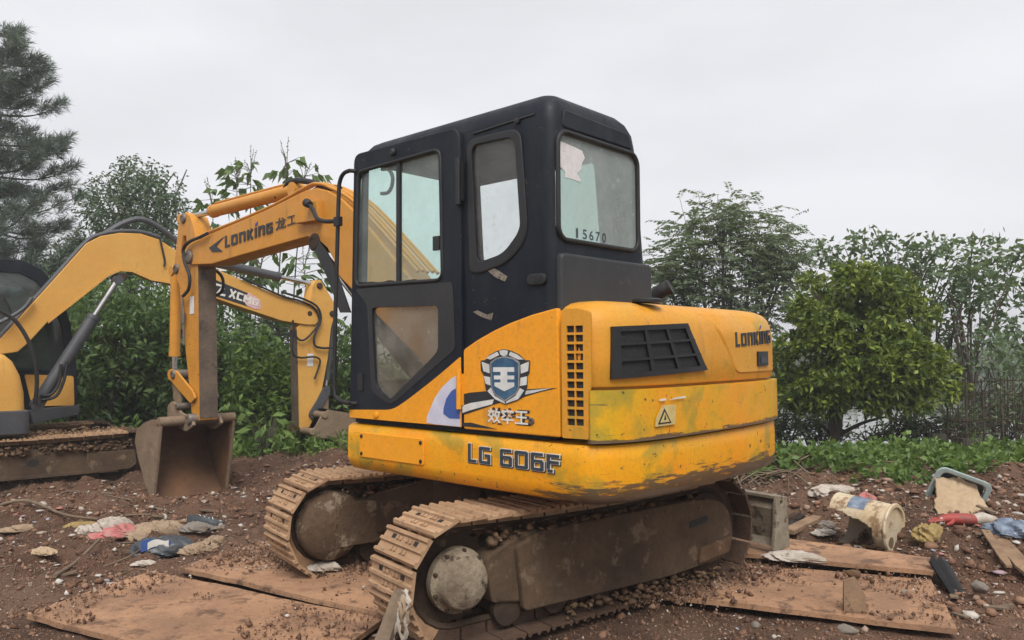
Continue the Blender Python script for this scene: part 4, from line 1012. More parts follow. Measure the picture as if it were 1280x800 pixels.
for yc in (-GA, GA):
    for k in range(520):
        x = rs.uniform(-.72, .85); pts.append((x, yc + rs.uniform(-.16, .16), .50 + rs.uniform(-.01, .04))); rad.append(rs.uniform(.008, .03))
    for k in range(240):
        x = rs.uniform(-.3, 1.05); pts.append((x, yc + rs.choice([-1, 1]) * rs.uniform(.10, .20), .055 + rs.uniform(0, .06))); rad.append(rs.uniform(.008, .028))
V, F = clod_mesh(pts, rad, 3); o = link('mud_clods', np_mesh('mud_clods', V, F), 'mud', EX, kind='stuff'); o.rotation_euler = (0, 0, RZ); o.location = TOFF

# ================================================================= SECOND EXCAVATOR (behind, left)
X2 = Frame(-5.67, 8.77, radians(41))
E2 = empty('excavator', X2.o, X2.ang, label='ochre yellow excavator with dark cab windows standing behind the bucket', category='excavator')
YR = -.135
xs_ = lambda L_, y=YR: X2.side(L_, y)
bp = xs_([(-40, 458), (-18, 446), (0, 424), (55, 363), (108, 304), (126, 295), (150, 291), (176, 292), (198, 299), (222, 314), (267, 335), (352, 371), (388, 381), (400, 388), (402, 398), (394, 406), (383, 406), (352, 401), (295, 382), (250, 366), (215, 354), (189, 348), (165, 337), (151, 336), (135, 343), (112, 362), (60, 402), (36, 428), (22, 440), (0, 443), (-18, 452), (-36, 462)])
m = MB(); m.plate_y([bp], 0, .27, .008); boom2 = m.build('boom', 'paint_second', E2, 30)
m = MB(); m.plate_y([xs_([(150, 334), (166, 336), (190, 347), (215, 352.5), (215, 355), (189, 350.5), (165, 340), (150, 339), (135, 345.5), (112, 364), (60, 404.5), (60, 401.5), (112, 360.5), (135, 341)])], YR - .004, .012); m.build('boom_flange', 'paint_second', boom2, 0)
def pipe2(L_, y, r, name, mat, parent, n=5):
    m = MB(); m.tube(catmull([(a, y, b) for a, b in xs_(L_, y)], n), r, 8); return m.build(name, mat, parent)
for k, y in enumerate((-.10, -.04, .03)):
    pipe2([(-10, 433), (30, 388), (70, 344), (107, 303), (126, 293), (150, 289), (176, 290), (200, 297)], y, .026, 'hydraulic_pipe', 'grey_paint', boom2)
pipe2([(126, 296), (150, 281), (175, 274), (200, 285), (224, 304)], -.05, .035, 'hydraulic_hose', 'grey_paint', boom2)
pipe2([(200, 298), (203, 312), (206, 326), (205, 333)], YR - .02, .012, 'hydraulic_hose', 'rubber', boom2)
def pin2(px, y, r, mat, parent, nm='pin'):
    p = xs_([px], y)[0]; m = MB(); m.lathe([(r, -.30), (r, .0), (r * .8, .012), (.002, .013)], (p[0], y, p[1]), (0, -1, 0), 16); return m.build(nm, mat, parent)
pin2((153, 346), YR - .01, .055, 'mud_dark', boom2)
# decal on the boom
BD = bil([(268, 372.5), (326, 389), (327, 371), (268, 346)])
f2 = lambda x, y, o: (lambda p: (p[0], YR - .003 - o, p[1]))(xs_([BD(x, y)])[0])
def dec2(L_, o, nm, mat):
    m = MB(); P = [f2(*p, o) for p in L_]; n = len(P)
    P2 = [(a, b + .002, c_) for a, b, c_ in P]; m.add(P + P2, [tuple(range(n)), tuple(range(n, 2 * n))[::-1]] + [(k, (k + 1) % n, n + (k + 1) % n, n + k) for k in range(n)]); return m.build(nm, mat, boom2, 0)
dec2([(0, .1), (.80, .06), (.80, .86), (0, .88)], .000, 'decal_background', 'l_dark')
M['peel'] = dull('peeling_pink_decal', (.66, .58, .55), (.60, .18, .22), 34, .6, bump=0, spots=False)
dec2([(.62, .30), (.72, .92), (.94, .80), (1.0, .55), (.98, .12), (.84, .02), (.70, .10)], .002, 'decal_peeling', 'peel')
qd, W_, fl = strokes('XCMG', .22, .10)
m = MB(); put_strokes(m, [[((.30 + .62 * (x + .16 * y) / W_), .26 + .46 * y) for x, y in q_] for q_ in qd], f2, .003); m.build('lettering', 'l_white', boom2, 0)
for P in ([(.02, .62), (.20, .66), (.18, .76), (.0, .72)], [(.14, .62), (.22, .62), (.10, .20), (.02, .20)], [(.06, .2), (.22, .22), (.24, .34), (.08, .3)]): dec2(P, .003 + .0004 * P[0][0], 'decal_mark', 'l_white')
# arm
ap2 = xs_([(391, 358), (396, 350), (402, 350), (409, 361), (423, 385), (419, 396), (415, 410), (411, 448), (404, 486), (397, 516), (388, 534), (378, 538), (375, 534), (374, 470), (372, 410), (382, 396), (388, 380)])
m = MB(); m.plate_y([ap2], 0, .22, .007); arm2 = m.build('arm', 'paint_second', E2, 30)
iz = xs_([(372.5, 412), (375, 533)]); m = MB()
m.add([(iz[k][0] - .002 - t * .006, s_ * .107, iz[k][1]) for k in (0, 1) for s_ in (-1, 1) for t in (0, 1)], [(0, 1, 3, 2), (4, 6, 7, 5), (0, 4, 5, 1), (2, 3, 7, 6), (1, 5, 7, 3), (0, 2, 6, 4)]); m.build('arm_inner_face', 'arm_worn', arm2, 0)
for p in ((400, 357), (387, 392), (416, 392), (390, 519)): pin2(p, -.125, .045, 'mud_dark', arm2, 'arm_pin')
lab = xs_([(384, 442), (391.5, 442), (391, 458), (383.5, 458)], -.11); m = MB(); m.plate_y([lab], -.114, .003); m.build('arm_label', 'sticker', arm2, 0)
for L_, r in (([(300, 346), (350, 369), (375, 376), (392, 384), (399, 398), (395, 410), (380, 425), (370, 420), (366, 400)], .014), ([(352, 365), (380, 374), (397, 384), (401, 400), (393, 420), (394, 432), (405, 435), (418, 434)], .016), ([(367, 412), (366, 440), (375, 447), (392, 446), (400, 450), (398, 460), (393, 474)], .014)):
    pipe2(L_, -.16, r, 'hydraulic_hose', 'rubber', arm2)
cylinder(X2, .0, (222, 318), (398, 357), .70, .062, .03, 'arm_cylinder', 'grey_paint', E2)
cylinder(X2, -.0, (416, 394), (407, 486), .88, .05, .03, 'bucket_cylinder', 'grey_paint', E2)
m = MB(); m.plate_y([rpoly(xs_([(404, 484), (411, 483), (413, 490), (405, 504), (396, 523), (388, 524), (386, 516), (396, 500)], -.12), .03)], -.125, .025, .004); m.build('bucket_link', 'grey_paint', E2)
m = MB(); m.plate_y([rpoly(xs_([(404, 490), (411, 486), (410, 518), (402, 520)], -.10), .02)], -.10, .025, .004); m.build('push_link', 'bucket_out', E2)
bs = xs_([(386, 541), (394, 533), (402, 518), (410, 512), (440, 517), (466, 532), (474, 560), (466, 590), (440, 570), (412, 548), (394, 548)], -.38)
m = MB()
for y in (-.38, .38): m.plate_y([bs], y, .025, .004)
bk2 = m.build('bucket', 'bucket_out', E2, 30)
m = MB(); rows = []
pth = [bs[k] for k in (3, 4, 5, 6, 7)]
for lay in (0, .03):
    for p in (pth if lay == 0 else pth[::-1]): rows.append([(p[0] - lay, -.375 + .75 * k / 4, p[1] + lay * .4) for k in range(5)])
m.strip(rows); m.build('bucket_shell', 'bucket_in', bk2, 30)
for p in ((391, 540), (406, 519)): pin2(p, -.40, .05, 'bucket_out', bk2, 'bucket_pin')
# boom cylinder
cylinder(X2, -.20, (46, 506), (147, 350), .70, .070, .034, 'boom_cylinder', 'grey_paint', E2)
for L_ in ([(84, 452), (80, 475), (70, 495), (52, 500)], [(76, 455), (74, 478), (64, 493), (50, 494)]): pipe2(L_, -.30, .018, 'hydraulic_hose', 'rubber', E2)
pipe2([(0, 388), (20, 402), (38, 432), (46, 470), (44, 505)], -.33, .022, 'hydraulic_hose', 'rubber', E2)
pipe2([(-20, 412), (10, 398), (30, 385), (40, 372)], -.20, .022, 'hydraulic_hose', 'grey_paint', E2)
# house: deck, tank cover, skirt
zz = lambda y_, x=20, yp=-.9: X2.side([(x, y_)], yp)[0][1]
xa = X2.side([(33, 480)], -.9)[0][0]; z0, z1 = zz(513), zz(441)
m = MB(); m.loft([[(a, b, z) for a, b in rrect(xa - 1.9 + i, -.92 + i, xa - i - d_, -.30 - i, .10)] for z, i, d_ in ((z0, 0, 0), (z0 + .3 * (z1 - z0), 0, .01), (z0 + .6 * (z1 - z0), 0, .05), (z0 + .85 * (z1 - z0), .01, .11), (z1 - .02, .03, .16), (z1 + .02, .09, .22))]); m.build('tank_cover', 'paint_second', E2, 40)
xb = X2.side([(38, 520)], -.95)[0][0]; z2 = zz(546, 20, -.95)
m = MB(); m.loft([[(a, b, z) for a, b in rrect(xb - 2.2 + i, -.97 + i, xb - i, .97 - i, .07)] for z, i in ((z2, .04), (z2 + .03, 0), (z0 - .01, 0), (z0, .02))]); m.build('deck_skirt', 'grey_paint', E2, 40)
m = MB(); m.lathe([(.42, z2 - .22), (.42, z2 - .10), (.5, z2 - .09), (.5, z2 + .01)], (xb - 1.05, 0, 0), (0, 0, 1), 32); m.build('swing_ring', 'mud_dark', E2)
# cab on the far side
YC0, YC1 = .20, 1.10
co = xs_([(-150, 316), (-30, 322), (28, 325), (52, 337), (74, 362), (88, 405), (95, 455), (97, 512), (97, 516), (-150, 525)], YC0)
ci = xs_([(-130, 336), (-30, 339), (24, 341), (44, 351), (63, 374), (77, 410), (84, 462), (-130, 462)], YC0)
m = MB(); m.plate_y([rpoly(co, .03), rpoly(ci, .04)], YC0, .05, .008); cab2 = m.build('cab', 'black', E2)
m = MB(); m.plate_y([rpoly(co, .03), rpoly(ci, .04)], YC1, .05, .008); m.build('cab_far_wall', 'black', cab2)
m = MB(); m.plate_y([rpoly(ci, .04)], YC0, .006); m.build('cab_window', 'glass_dark', cab2, 0)
m = MB(); m.plate_y([rpoly(ci, .04)], YC1, .006); m.build('cab_window', 'glass_dark', cab2, 0)
m = MB(); m.strip([[(a, YC0, b) for a, b in co[:3]], [(a, YC1, b) for a, b in co[:3]]]); m.strip([[(a, YC0, b - .04) for a, b in co[:3]], [(a, YC1, b - .04) for a, b in co[:3]]]); m.build('cab_roof', 'black', cab2)
m = MB(); m.strip([[(a, YC0, b) for a, b in co[2:7]], [(a, YC1, b) for a, b in co[2:7]]]); m.build('windscreen', 'glass_dark', cab2, 40)
m = MB(); m.strip([[(a, YC0 - .02, b) for a, b in co[6:9]], [(a, YC1, b) for a, b in co[6:9]]]); m.build('cab_front_panel', 'black', cab2, 40)
lp = xs_([(30, 468), (92, 470), (93, 507), (40, 508)], YC0 - .035); m = MB(); m.plate_y([rpoly(lp, .03)], YC0 - .035, .02, .005); m.build('cab_lower_panel', 'paint_second', cab2)
lp = xs_([(36, 512), (98, 506), (98, 518), (40, 530)], YC0 - .05); m = MB(); m.plate_y([lp], YC0 + .1, .40, .01); m.build('cab_step', 'grey_paint', cab2)
m = MB(); c_ = xs_([(-10, 430)], .65)[0]; m.loft([[(c_[0] + a, .65 + b, z) for a, b in rrect(-.12 + i, -.25 + i, .12 - i, .25 - i, .06)] for z, i in ((1.0, .02), (1.5, 0), (2.05, .02), (2.1, .06))]); m.build('seat', 'seat', cab2)
pipe2([(5, 372), (14, 390), (20, 415), (5, 425)], YC0 - .04, .010, 'wiper', 'rubber', cab2)
# tracks
for yc in (-.76, .76):
    t = make_track(E2, yc, 1.10, .265, .285, .42, 42, 0.0, 'shoe', s0=.05)
    for x, nm in ((-1.10, 'sprocket'), (1.10, 'idler')):
        m = MB(); m.lathe([(.17, -.09), (.20, -.08), (.20, .08), (.17, .09)], (x, yc, .285), (0, 1, 0), 28); m.build(nm, 'mud_dark', t)
    for k in range(5):
        m = MB(); m.lathe([(.05, -.13), (.08, -.12), (.08, .12), (.05, .13)], (-.7 + .35 * k, yc, .13), (0, 1, 0), 16); m.build('roller', 'mud_dark', t)
    sg = -1 if yc < 0 else 1
    m = MB(); m.plate_y([rpoly([(-1.0, .14), (-1.0, .43), (.95, .43), (1.05, .38), (1.05, .20), (.9, .15)], .02)], yc, .28, .01); fm = m.build('track_frame', 'frame_mud', E2)
    m = MB(); m.plate_y([rpoly([(-1.0, .135), (-1.0, .165), (.62, .165), (.62, .135)], .005)], yc + sg * .155, .06); m.build('frame_flange', 'frame_mud', fm)
    m = MB(); m.plate_y([rpoly([(.62, .13), (.64, .36), (1.12, .36), (1.14, .20), (1.08, .15)], .02)], yc + sg * .165, .03, .006); m.build('idler_guard', 'frame_mud', fm)
    m = MB(); m.plate_y([[(.14 + .05 * cos(a), .29 + .035 * sin(a)) for a in [2 * pi * k / 16 for k in range(16)]]], yc + sg * .1425, .006); m.build('frame_hole_shade', 'mesh_hole_black', fm, 0)  # black oval laid on the frame as the shade of a hole
m = MB(); m.loft([[(a, b, z) for a, b in rrect(-.5, -.62, .5, .62, .1)] for z in (.25, .5)]); m.build('cross_frame', 'mud_dark', E2)
rs = np.random.RandomState(8); pts = []; rad = []
for k in range(900): pts.append((rs.uniform(-1.1, 1.1), -.76 + rs.uniform(-.19, .0) * 1.0, .425 + rs.uniform(-.05, .04))); rad.append(rs.uniform(.008, .034))
for k in range(250): pts.append((rs.uniform(.1, 1.2), -.5 + rs.uniform(-.3, .3), .565 + rs.uniform(-.02, .01))); rad.append(rs.uniform(.008, .03))
V, F = clod_mesh(pts, rad, 9); link('mud_clods', np_mesh('mud_clods', V, F), 'mud', E2, kind='stuff')

# ================================================================= VEGETATION
def leaves(P, D, L_, W_, seed, fold=.25, droop=.0):
    """P base points, D directions (unit), one folded quad each"""
    rs = np.random.RandomState(seed); P = np.asarray(P, float); D = np.asarray(D, float); n = len(P)
    D = D / np.maximum(np.linalg.norm(D, axis=1, keepdims=True), 1e-6)
    r = rs.normal(size=(n, 3)); S_ = np.cross(D, r); S_ /= np.maximum(np.linalg.norm(S_, axis=1, keepdims=True), 1e-6)
    up = np.cross(S_, D); fl_ = (up[:, 2] < 0); S_[fl_] *= -1; up[fl_] *= -1
    l = (np.asarray(L_) * rs.uniform(.7, 1.25, n))[:, None]; w_ = (np.asarray(W_) * rs.uniform(.75, 1.2, n))[:, None]
    tip = P + D * l; tip[:, 2] -= droop * l[:, 0]
    mid = P + D * l * .45 - up * w_ * fold; mid[:, 2] -= droop * l[:, 0] * .25
    V = np.stack([P, mid + S_ * w_ * .5 + up * w_ * fold, tip, mid - S_ * w_ * .5 + up * w_ * fold], 1).reshape(-1, 3)
    F = np.arange(4 * n).reshape(n, 4); return V, F
def rosettes(C_, N_, k, L_, W_, seed, spread=.9, jitter=.02, droop=.1):
    rs = np.random.RandomState(seed); C_ = np.repeat(np.asarray(C_), k, 0); N_ = np.repeat(np.asarray(N_), k, 0); n = len(C_)
    D = N_ * rs.uniform(.1, .9, (n, 1)) + rs.normal(size=(n, 3)) * spread * .6
    return leaves(C_ + rs.normal(size=(n, 3)) * jitter, D, L_, W_, seed + 1, droop=droop)
def lobes(rs, c, R, n, rmin=.35, rmax=.6):
    """sub-ellipsoids that make an uneven crown"""
    out = []
    for k in range(n):
        d = rs.normal(size=3); d /= np.linalg.norm(d); d *= rs.uniform(.35, .78)
        out.append((np.array(c) + d * np.array(R), np.array(R) * rs.uniform(rmin, rmax)))
    return out
def crown_points(rs, LB, n, shell=.75):
    P = []; N_ = []
    vol = np.array([l[1].prod() ** .67 for l in LB]); vol /= vol.sum()
    idx = rs.choice(len(LB), n, p=vol); d = rs.normal(size=(n, 3)); d /= np.linalg.norm(d, axis=1, keepdims=True)
    rad = np.where(rs.rand(n) < shell, rs.uniform(.82, 1.08, n), rs.uniform(.2, .9, n))
    C_ = np.array([LB[i][0] for i in idx]); R = np.array([LB[i][1] for i in idx])
    N_ = d + np.array([0, 0, .35]); N_ /= np.linalg.norm(N_, axis=1, keepdims=True)
    return C_ + d * R * rad[:, None], N_
def limb_mesh(m, base, top, tips, r0, rs, bend=.12):
    base, top = Vector(base), Vector(top)
    mid = base.lerp(top, .5) + Vector((rs.uniform(-1, 1), rs.uniform(-1, 1), 0)) * bend * (top - base).length * .4
    tr = catmull([base, mid, top], 5); n = len(tr)
    m.tube(tr, [r0 * (1 - .55 * k / (n - 1)) for k in range(n)], 8)
    for t in tips:
        t = Vector(t); k = int(n * rs.uniform(.35, .98)); s_ = tr[min(k, n - 1)]
        md = s_.lerp(t, .5) + Vector((0, 0, .10 * (t - s_).length)) + Vector(rs.uniform(-1, 1, 3)) * .06 * (t - s_).length
        pp = catmull([s_, md, t], 4); m.tube(pp, [r0 * .38 * (1 - .8 * j / (len(pp) - 1)) + .003 for j in range(len(pp))], 5)
def tree(name, base, c, R, nl, nclump, k, L_, W_, lm, label, cat='tree', group=None, r0=.07, seed=1, bark='bark', shell=.75, spread=.9, trunk_top=.6, droop=.1, LB=None, ntips=14, jitter=.03, multi=1):
    rs = np.random.RandomState(seed)
    root = empty(name, base, label=label, category=cat)
    if group: root['group'] = group
    b = np.array(base); cc = np.array(c) - b
    LBs = LB or lobes(rs, cc, R, nl)
    P, N_ = crown_points(rs, LBs, nclump, shell)
    P = P[P[:, 2] > .02] if cat in ('shrub',) else P[P[:, 2] > .25]; N_ = N_[:len(P)]
    V, F = rosettes(P, N_, k, L_, W_, seed + 3, spread, jitter, droop)
    link('crown', np_mesh('crown', V, F), lm, root)
    m = MB()
    for q_ in range(multi):
        tips = [LBs[int(rs.randint(len(LBs)))][0] + rs.normal(size=3) * np.array(R) * .22 for _ in range(ntips)]
        off = Vector((rs.uniform(-1, 1), rs.uniform(-1, 1), 0)) * .12 * (multi > 1)
        limb_mesh(m, off + Vector((0, 0, -.15)), Vector((cc[0] * trunk_top * 1.3, cc[1] * trunk_top * 1.3, cc[2] * (trunk_top + .35))) + off * 4, tips, r0, rs)
    m.build('trunk', bark, root, 60)
    return root
def base_at(px, Y):
    x = (px - 640) / FPX * Y; return (x, Y, gz(x, Y))
def zc_at(py, Y): return at_depth(640, py, Y).z
def xr(px, Y): return (px - 640) / FPX * Y
# --- right: dense round evergreen by the pond
Y = 10.3; bx_, by_, bz_ = base_at(1033, Y)
LBE = []; rs = np.random.RandomState(23)
ENV = ((1040, 378, 62, 52), (1095, 400, 72, 60), (1065, 445, 95, 62), (1145, 458, 60, 46), (1008, 450, 45, 68), (1090, 480, 80, 34), (1060, 410, 80, 70))
for k in range(66):
    ex, ey, ew, eh = ENV[rs.randint(len(ENV))]; a = rs.uniform(0, 2 * pi); rr = math.sqrt(rs.rand()) * .82
    px, py = ex + ew * rr * cos(a), min(ey + eh * rr * sin(a), 506); dy = rs.uniform(-.75, .7) * (1 - .4 * rr)
    rx = rs.uniform(15, 32); LBE.append((np.array([xr(px, Y) - bx_, dy, zc_at(py, Y) - bz_]), np.array([rx, rx, rx * .62]) / FPX * Y))
for px, py, rx, dy in ((1058, 440, 34, -.55), (1085, 462, 34, -.6), (1040, 470, 30, -.5), (1100, 432, 32, -.5), (1070, 492, 30, -.45), (1020, 498, 24, -.3), (1072, 412, 32, -.45), (1120, 492, 28, -.4), (1182, 468, 17, .1), (1168, 490, 18, -.2), (972, 452, 14, 0), (1018, 352, 15, .1), (1128, 378, 18, 0), (1195, 486, 13, 0), (1062, 338, 15, .1), (1150, 420, 18, .2), (985, 490, 16, .1)):
    LBE.append((np.array([xr(px, Y) - bx_, dy, zc_at(py, Y) - bz_]), np.array([rx, rx, rx * .7]) / FPX * Y))
tree('evergreen_tree', (bx_, by_, bz_), (xr(1075, Y), Y, 1.6), (1.2, 1.1, .8), 0, 4300, 8, .10, .042, 'lf_ever', 'broad dense evergreen tree with yellow-green leaf tips beside the pond', r0=.085, seed=21, LB=LBE, spread=1.0, jitter=.015, trunk_top=.45, droop=.12)
# --- feathery tree right of the cab
def pinnate_tree(name, base, tops, label, seed, r0, frond_n, frond_len, leaflet, lm, bark, group=None, flat_=.4, pairs=8, cat='tree'):
    rs = np.random.RandomState(seed); root = empty(name, base, label=label, category=cat)
    if group: root['group'] = group
    m = MB(); P = []; D = []; b = Vector(base)
    for tx, ty, tz, rad in tops:
        t = Vector((tx, ty, tz)) - b
        st = Vector((0, 0, -.1)); br = Vector((0, 0, t.z * rs.uniform(.3, .5)))
        path = catmull([st, br, t * .72 + Vector((0, 0, .08 * t.z)), t], 5); n = len(path)
        m.tube(path, [r0 * (1 - .88 * k / (n - 1)) + .003 for k in range(n)], 6)
        for k in range(frond_n):
            o = t + Vector(rs.normal(size=3)) * rad * .55; o.z = t.z + rs.normal() * rad * .45
            s_ = path[int(n * rs.uniform(.55, .99))]
            if rs.rand() < .22: m.tube([s_, s_.lerp(o, .5) + Vector((0, 0, .05)), o], [.008, .006, .003], 4)
            d = (o - t).normalized() * .8 + Vector(rs.normal(size=3)) * .5; d.z *= flat_; d.normalize(); side_ = d.cross(Vector((0, 0, 1))).normalized()
            L_ = frond_len * rs.uniform(.6, 1.2)
            for j in range(pairs):
                p = o + d * L_ * j / pairs + Vector((0, 0, -.18 * L_ * (j / pairs) ** 2))
                for sg in (-1, 1): P.append(p); D.append(side_ * sg + d * .45 + Vector((0, 0, rs.uniform(-.5, .1))))
    V, F = leaves([tuple(p) for p in P], [tuple(d) for d in D], leaflet, leaflet * .36, seed + 2, droop=.15)
    link('crown', np_mesh('crown', V, F), lm, root); m.build('trunk', bark, root, 60); return root
Y = 13.5; B_ = base_at(905, Y)
tops = [(xr(px, Y), Y + dy, zc_at(py, Y), r_) for px, py, r_, dy in ((905, 268, .42, 0), (870, 290, .5, .2), (945, 288, .5, -.2), (845, 325, .5, .1), (900, 315, .65, -.2), (960, 318, .5, 0), (985, 312, .35, .2), (860, 355, .5, 0), (920, 352, .65, .2), (975, 348, .45, 0), (835, 345, .3, 0), (890, 385, .6, .2), (950, 385, .5, -.2))]
pinnate_tree('feathery_tree', B_, tops, 'airy feathery-leaved tree rising behind the engine hood', 31, .05, 105, .34, .088, 'lf_pinnate', 'bark_pale')
# --- thin open trees on the right bank
for i, (px, Y, seed, tl, lab) in enumerate((
    (1120, 12.5, 41, [(1040, 318, .35), (1075, 308, .35), (1115, 320, .45), (1150, 315, .35), (1060, 345, .3), (1165, 340, .35), (1130, 345, .4)], 'thin open tree whose top shows over the broad evergreen'),
    (1215, 11.4, 43, [(1190, 335, .4), (1225, 312, .45), (1255, 325, .4), (1210, 360, .45), (1180, 375, .4), (1245, 358, .4), (1195, 410, .45), (1240, 405, .45), (1215, 440, .4)], 'slender multi-stemmed tree growing behind the wire fence'),
    (1285, 11.9, 45, [(1270, 345, .45), (1295, 330, .5), (1310, 370, .5), (1265, 385, .4), (1275, 420, .45), (1300, 440, .5), (1262, 455, .4)], 'thin leaning tree at the far end of the wire fence'))):
    B_ = base_at(px, Y); rs = np.random.RandomState(seed)
    root_l = [(np.array([xr(a, Y) - B_[0], rs.uniform(-.4, .4), zc_at(b, Y) - B_[2]]), np.array([r_, r_, r_ * .55])) for a, b, r_ in tl]
    tree('thin_tree', B_, (xr(px, Y), Y, 2.2), (.7, .6, .9), 0, 34 * len(tl), 5, .12, .055, 'lf_thin', lab, r0=.035, seed=seed, LB=root_l, spread=1.1, shell=.5, ntips=9, multi=3, jitter=.05, trunk_top=.55)
# --- undergrowth at the water's edge
for i, (px, Y, R, nc, lm, lab) in enumerate((
    (975, 11.0, (.50, .5, .50), 120, 'lf_thin', 'dark loose bush between the counterweight and the evergreen trunk'),
    (1022, 11.5, (.45, .4, .42), 55, 'lf_thin', 'loose bush behind the evergreen trunk'),
    (1085, 11.6, (.7, .5, .38), 40, 'lf_thin', 'sparse bush in front of the water under the evergreen'),
    (1140, 11.0, (.55, .5, .42), 50, 'lf_thin', 'twiggy bush between the evergreen and the narrow post stub'),
    (1196, 10.9, (.7, .5, .70), 120, 'lf_thin', 'tall dark bush standing behind the wide post stub'),
    (1236, 11.5, (.7, .5, .8), 110, 'lf_thin', 'tall loose bush behind the middle of the wire fence'),
    (1278, 10.6, (.7, .5, .7), 110, 'lf_thin', 'leafy bush tangled in the end of the wire fence'))):
    B_ = base_at(px, Y); tree('bush', B_, (B_[0], Y, B_[2] + R[2] * 1.0), R, 9, nc, 6, .085, .038, lm, lab, 'shrub', r0=.016, seed=60 + i, shell=.5, spread=1.1, ntips=22, multi=4, jitter=.06)
# --- left: shrubs behind the bucket
SH = [(118, 11.3, 395, .85, 1.15, 'lf_shrub', 'dark glossy shrub beside the second cab, filling the gap under its boom'),
      (165, 12.0, 365, .95, 1.25, 'lf_light', 'lighter green shrub behind the boom cylinder of the second excavator'),
      (210, 11.8, 420, .8, 1.1, 'lf_shrub', 'dark shrub directly behind the muddy bucket'),
      (292, 12.2, 440, .85, .95, 'lf_shrub', 'dark shrub just right of the upright arm'),
      (340, 11.9, 470, .8, .85, 'lf_light', 'light green shrub between the two arms'),
      (385, 12.6, 455, .9, .95, 'lf_light', 'pale shrub behind the second excavator arm'),
      (440, 12.4, 440, .9, 1.0, 'lf_shrub', 'shrub behind the black grab rail of the cab'),
      (250, 13.2, 385, 1.1, 1.2, 'lf_shrub', 'tall dark shrub seen over the ochre boom'),
      (60, 13.4, 380, 1.3, 1.3, 'lf_shrub', 'dark shrub behind the dark cab windows'),
      (-40, 12.6, 400, 1.3, 1.3, 'lf_shrub', 'dark shrub half hidden behind the rear of the second excavator'),
      (330, 14.0, 420, 1.2, 1.0, 'lf_camphor', 'grey green shrub in the background between the saplings')]
for i, (px, Y, py, rx, rz_, lm, lab) in enumerate(SH):
    B_ = base_at(px, Y); zt = zc_at(py, Y); h = (zt + .4)
    tree('shrub', B_, (B_[0], Y, h * .48), (rx, .8, h * .58), 11, 560, 9, .12, .048, lm, lab, 'shrub', r0=.03, seed=80 + i, spread=1.05, jitter=.05, multi=3, ntips=10, droop=.2)
# --- round small-leaved tree left, top showing over the boom
Y = 15.5; B_ = base_at(165, Y)
LBC = [(np.array([xr(a, Y) - B_[0], dy, zc_at(b, Y) - B_[2]]), np.array([r_, r_, r_ * .75])) for a, b, r_, dy in ((168, 222, .5, 0), (140, 240, .5, .1), (195, 238, .5, -.1), (165, 262, .75, -.3), (130, 270, .5, 0), (207, 268, .45, 0), (180, 295, .7, .2), (140, 310, .7, 0), (205, 300, .5, -.2), (100, 330, .7, 0), (165, 340, .9, 0))]
tree('round_tree', B_, (xr(165, Y), Y, 4.0), (1.2, 1.1, 1.6), 0, 1500, 8, .10, .042, 'lf_camphor', 'round blue-green tree whose crown shows above the ochre boom', r0=.10, seed=101, LB=LBC, trunk_top=.55, spread=1.1, jitter=.06, droop=.3, shell=.65)
# --- broad-leaved saplings
for i, (px, Y, py, lab) in enumerate(((292, 12.8, 222, 'broad-leaved sapling with flower spikes rising behind the arm cylinder'), (318, 13.1, 214, 'broad-leaved sapling next to the tallest one behind the boom'), (352, 12.9, 205, 'tallest broad-leaved sapling above the boom lettering'), (268, 13.3, 250, 'short broad-leaved sapling just behind the boom tip'), (372, 13.2, 220, 'broad-leaved sapling behind the bend of the boom'), (388, 13.0, 330, 'low broad-leaved sapling below the bend of the boom'), (335, 12.7, 330, 'low broad-leaved sapling under the boom'))):
    rs = np.random.RandomState(120 + i); B_ = base_at(px, Y); root = empty('sapling', B_, label=lab, category='sapling', group='saplings behind the boom'); h = zc_at(py, Y) - B_[2]
    m = MB(); st = catmull([(0, 0, -.1), (rs.uniform(-.1, .1), 0, h * .5), (rs.uniform(-.15, .15), rs.uniform(-.1, .1), h)], 6); n = len(st)
    m.tube(st, [.022 * (1 - .75 * k / (n - 1)) for k in range(n)], 6)
    P = []; D = []
    top = st[-1]
    for j in range(4):
        a = rs.uniform(0, 2 * pi); e_ = top + Vector((cos(a) * .12, sin(a) * .12, rs.uniform(.15, .42))); m.tube([top - Vector((0, 0, .1)), top.lerp(e_, .4), e_], [.007, .005, .003], 4)
        for k in range(9): P.append(tuple(top.lerp(e_, .4 + .6 * k / 9))); D.append(tuple(rs.normal(size=3)))
    nsm = len(P)
    for lev in range(11):
        t = 1 - lev * .075; s_ = st[int((n - 1) * t)]
        for j in range(5):
            a = rs.uniform(0, 2 * pi); rr = rs.uniform(.12, .42) * (1 + .4 * (lev > 3)); e_ = s_ + Vector((cos(a) * rr, sin(a) * rr, rs.uniform(.0, .14))); m.tube([s_, e_], [.005, .003], 4)
            for k in range(3): P.append(tuple(e_)); D.append((cos(a + rs.uniform(-1, 1)), sin(a + rs.uniform(-1, 1)), rs.uniform(-1.0, .1)))
    LL = np.array([.035] * nsm + [.20] * (len(P) - nsm)); WW = np.array([.02] * nsm + [.105] * (len(P) - nsm))
    V, F = leaves(P, D, LL, WW, 130 + i, droop=.35); link('crown', np_mesh('crown', V, F), 'lf_big', root); m.build('stem', 'bark_pale', root, 60)
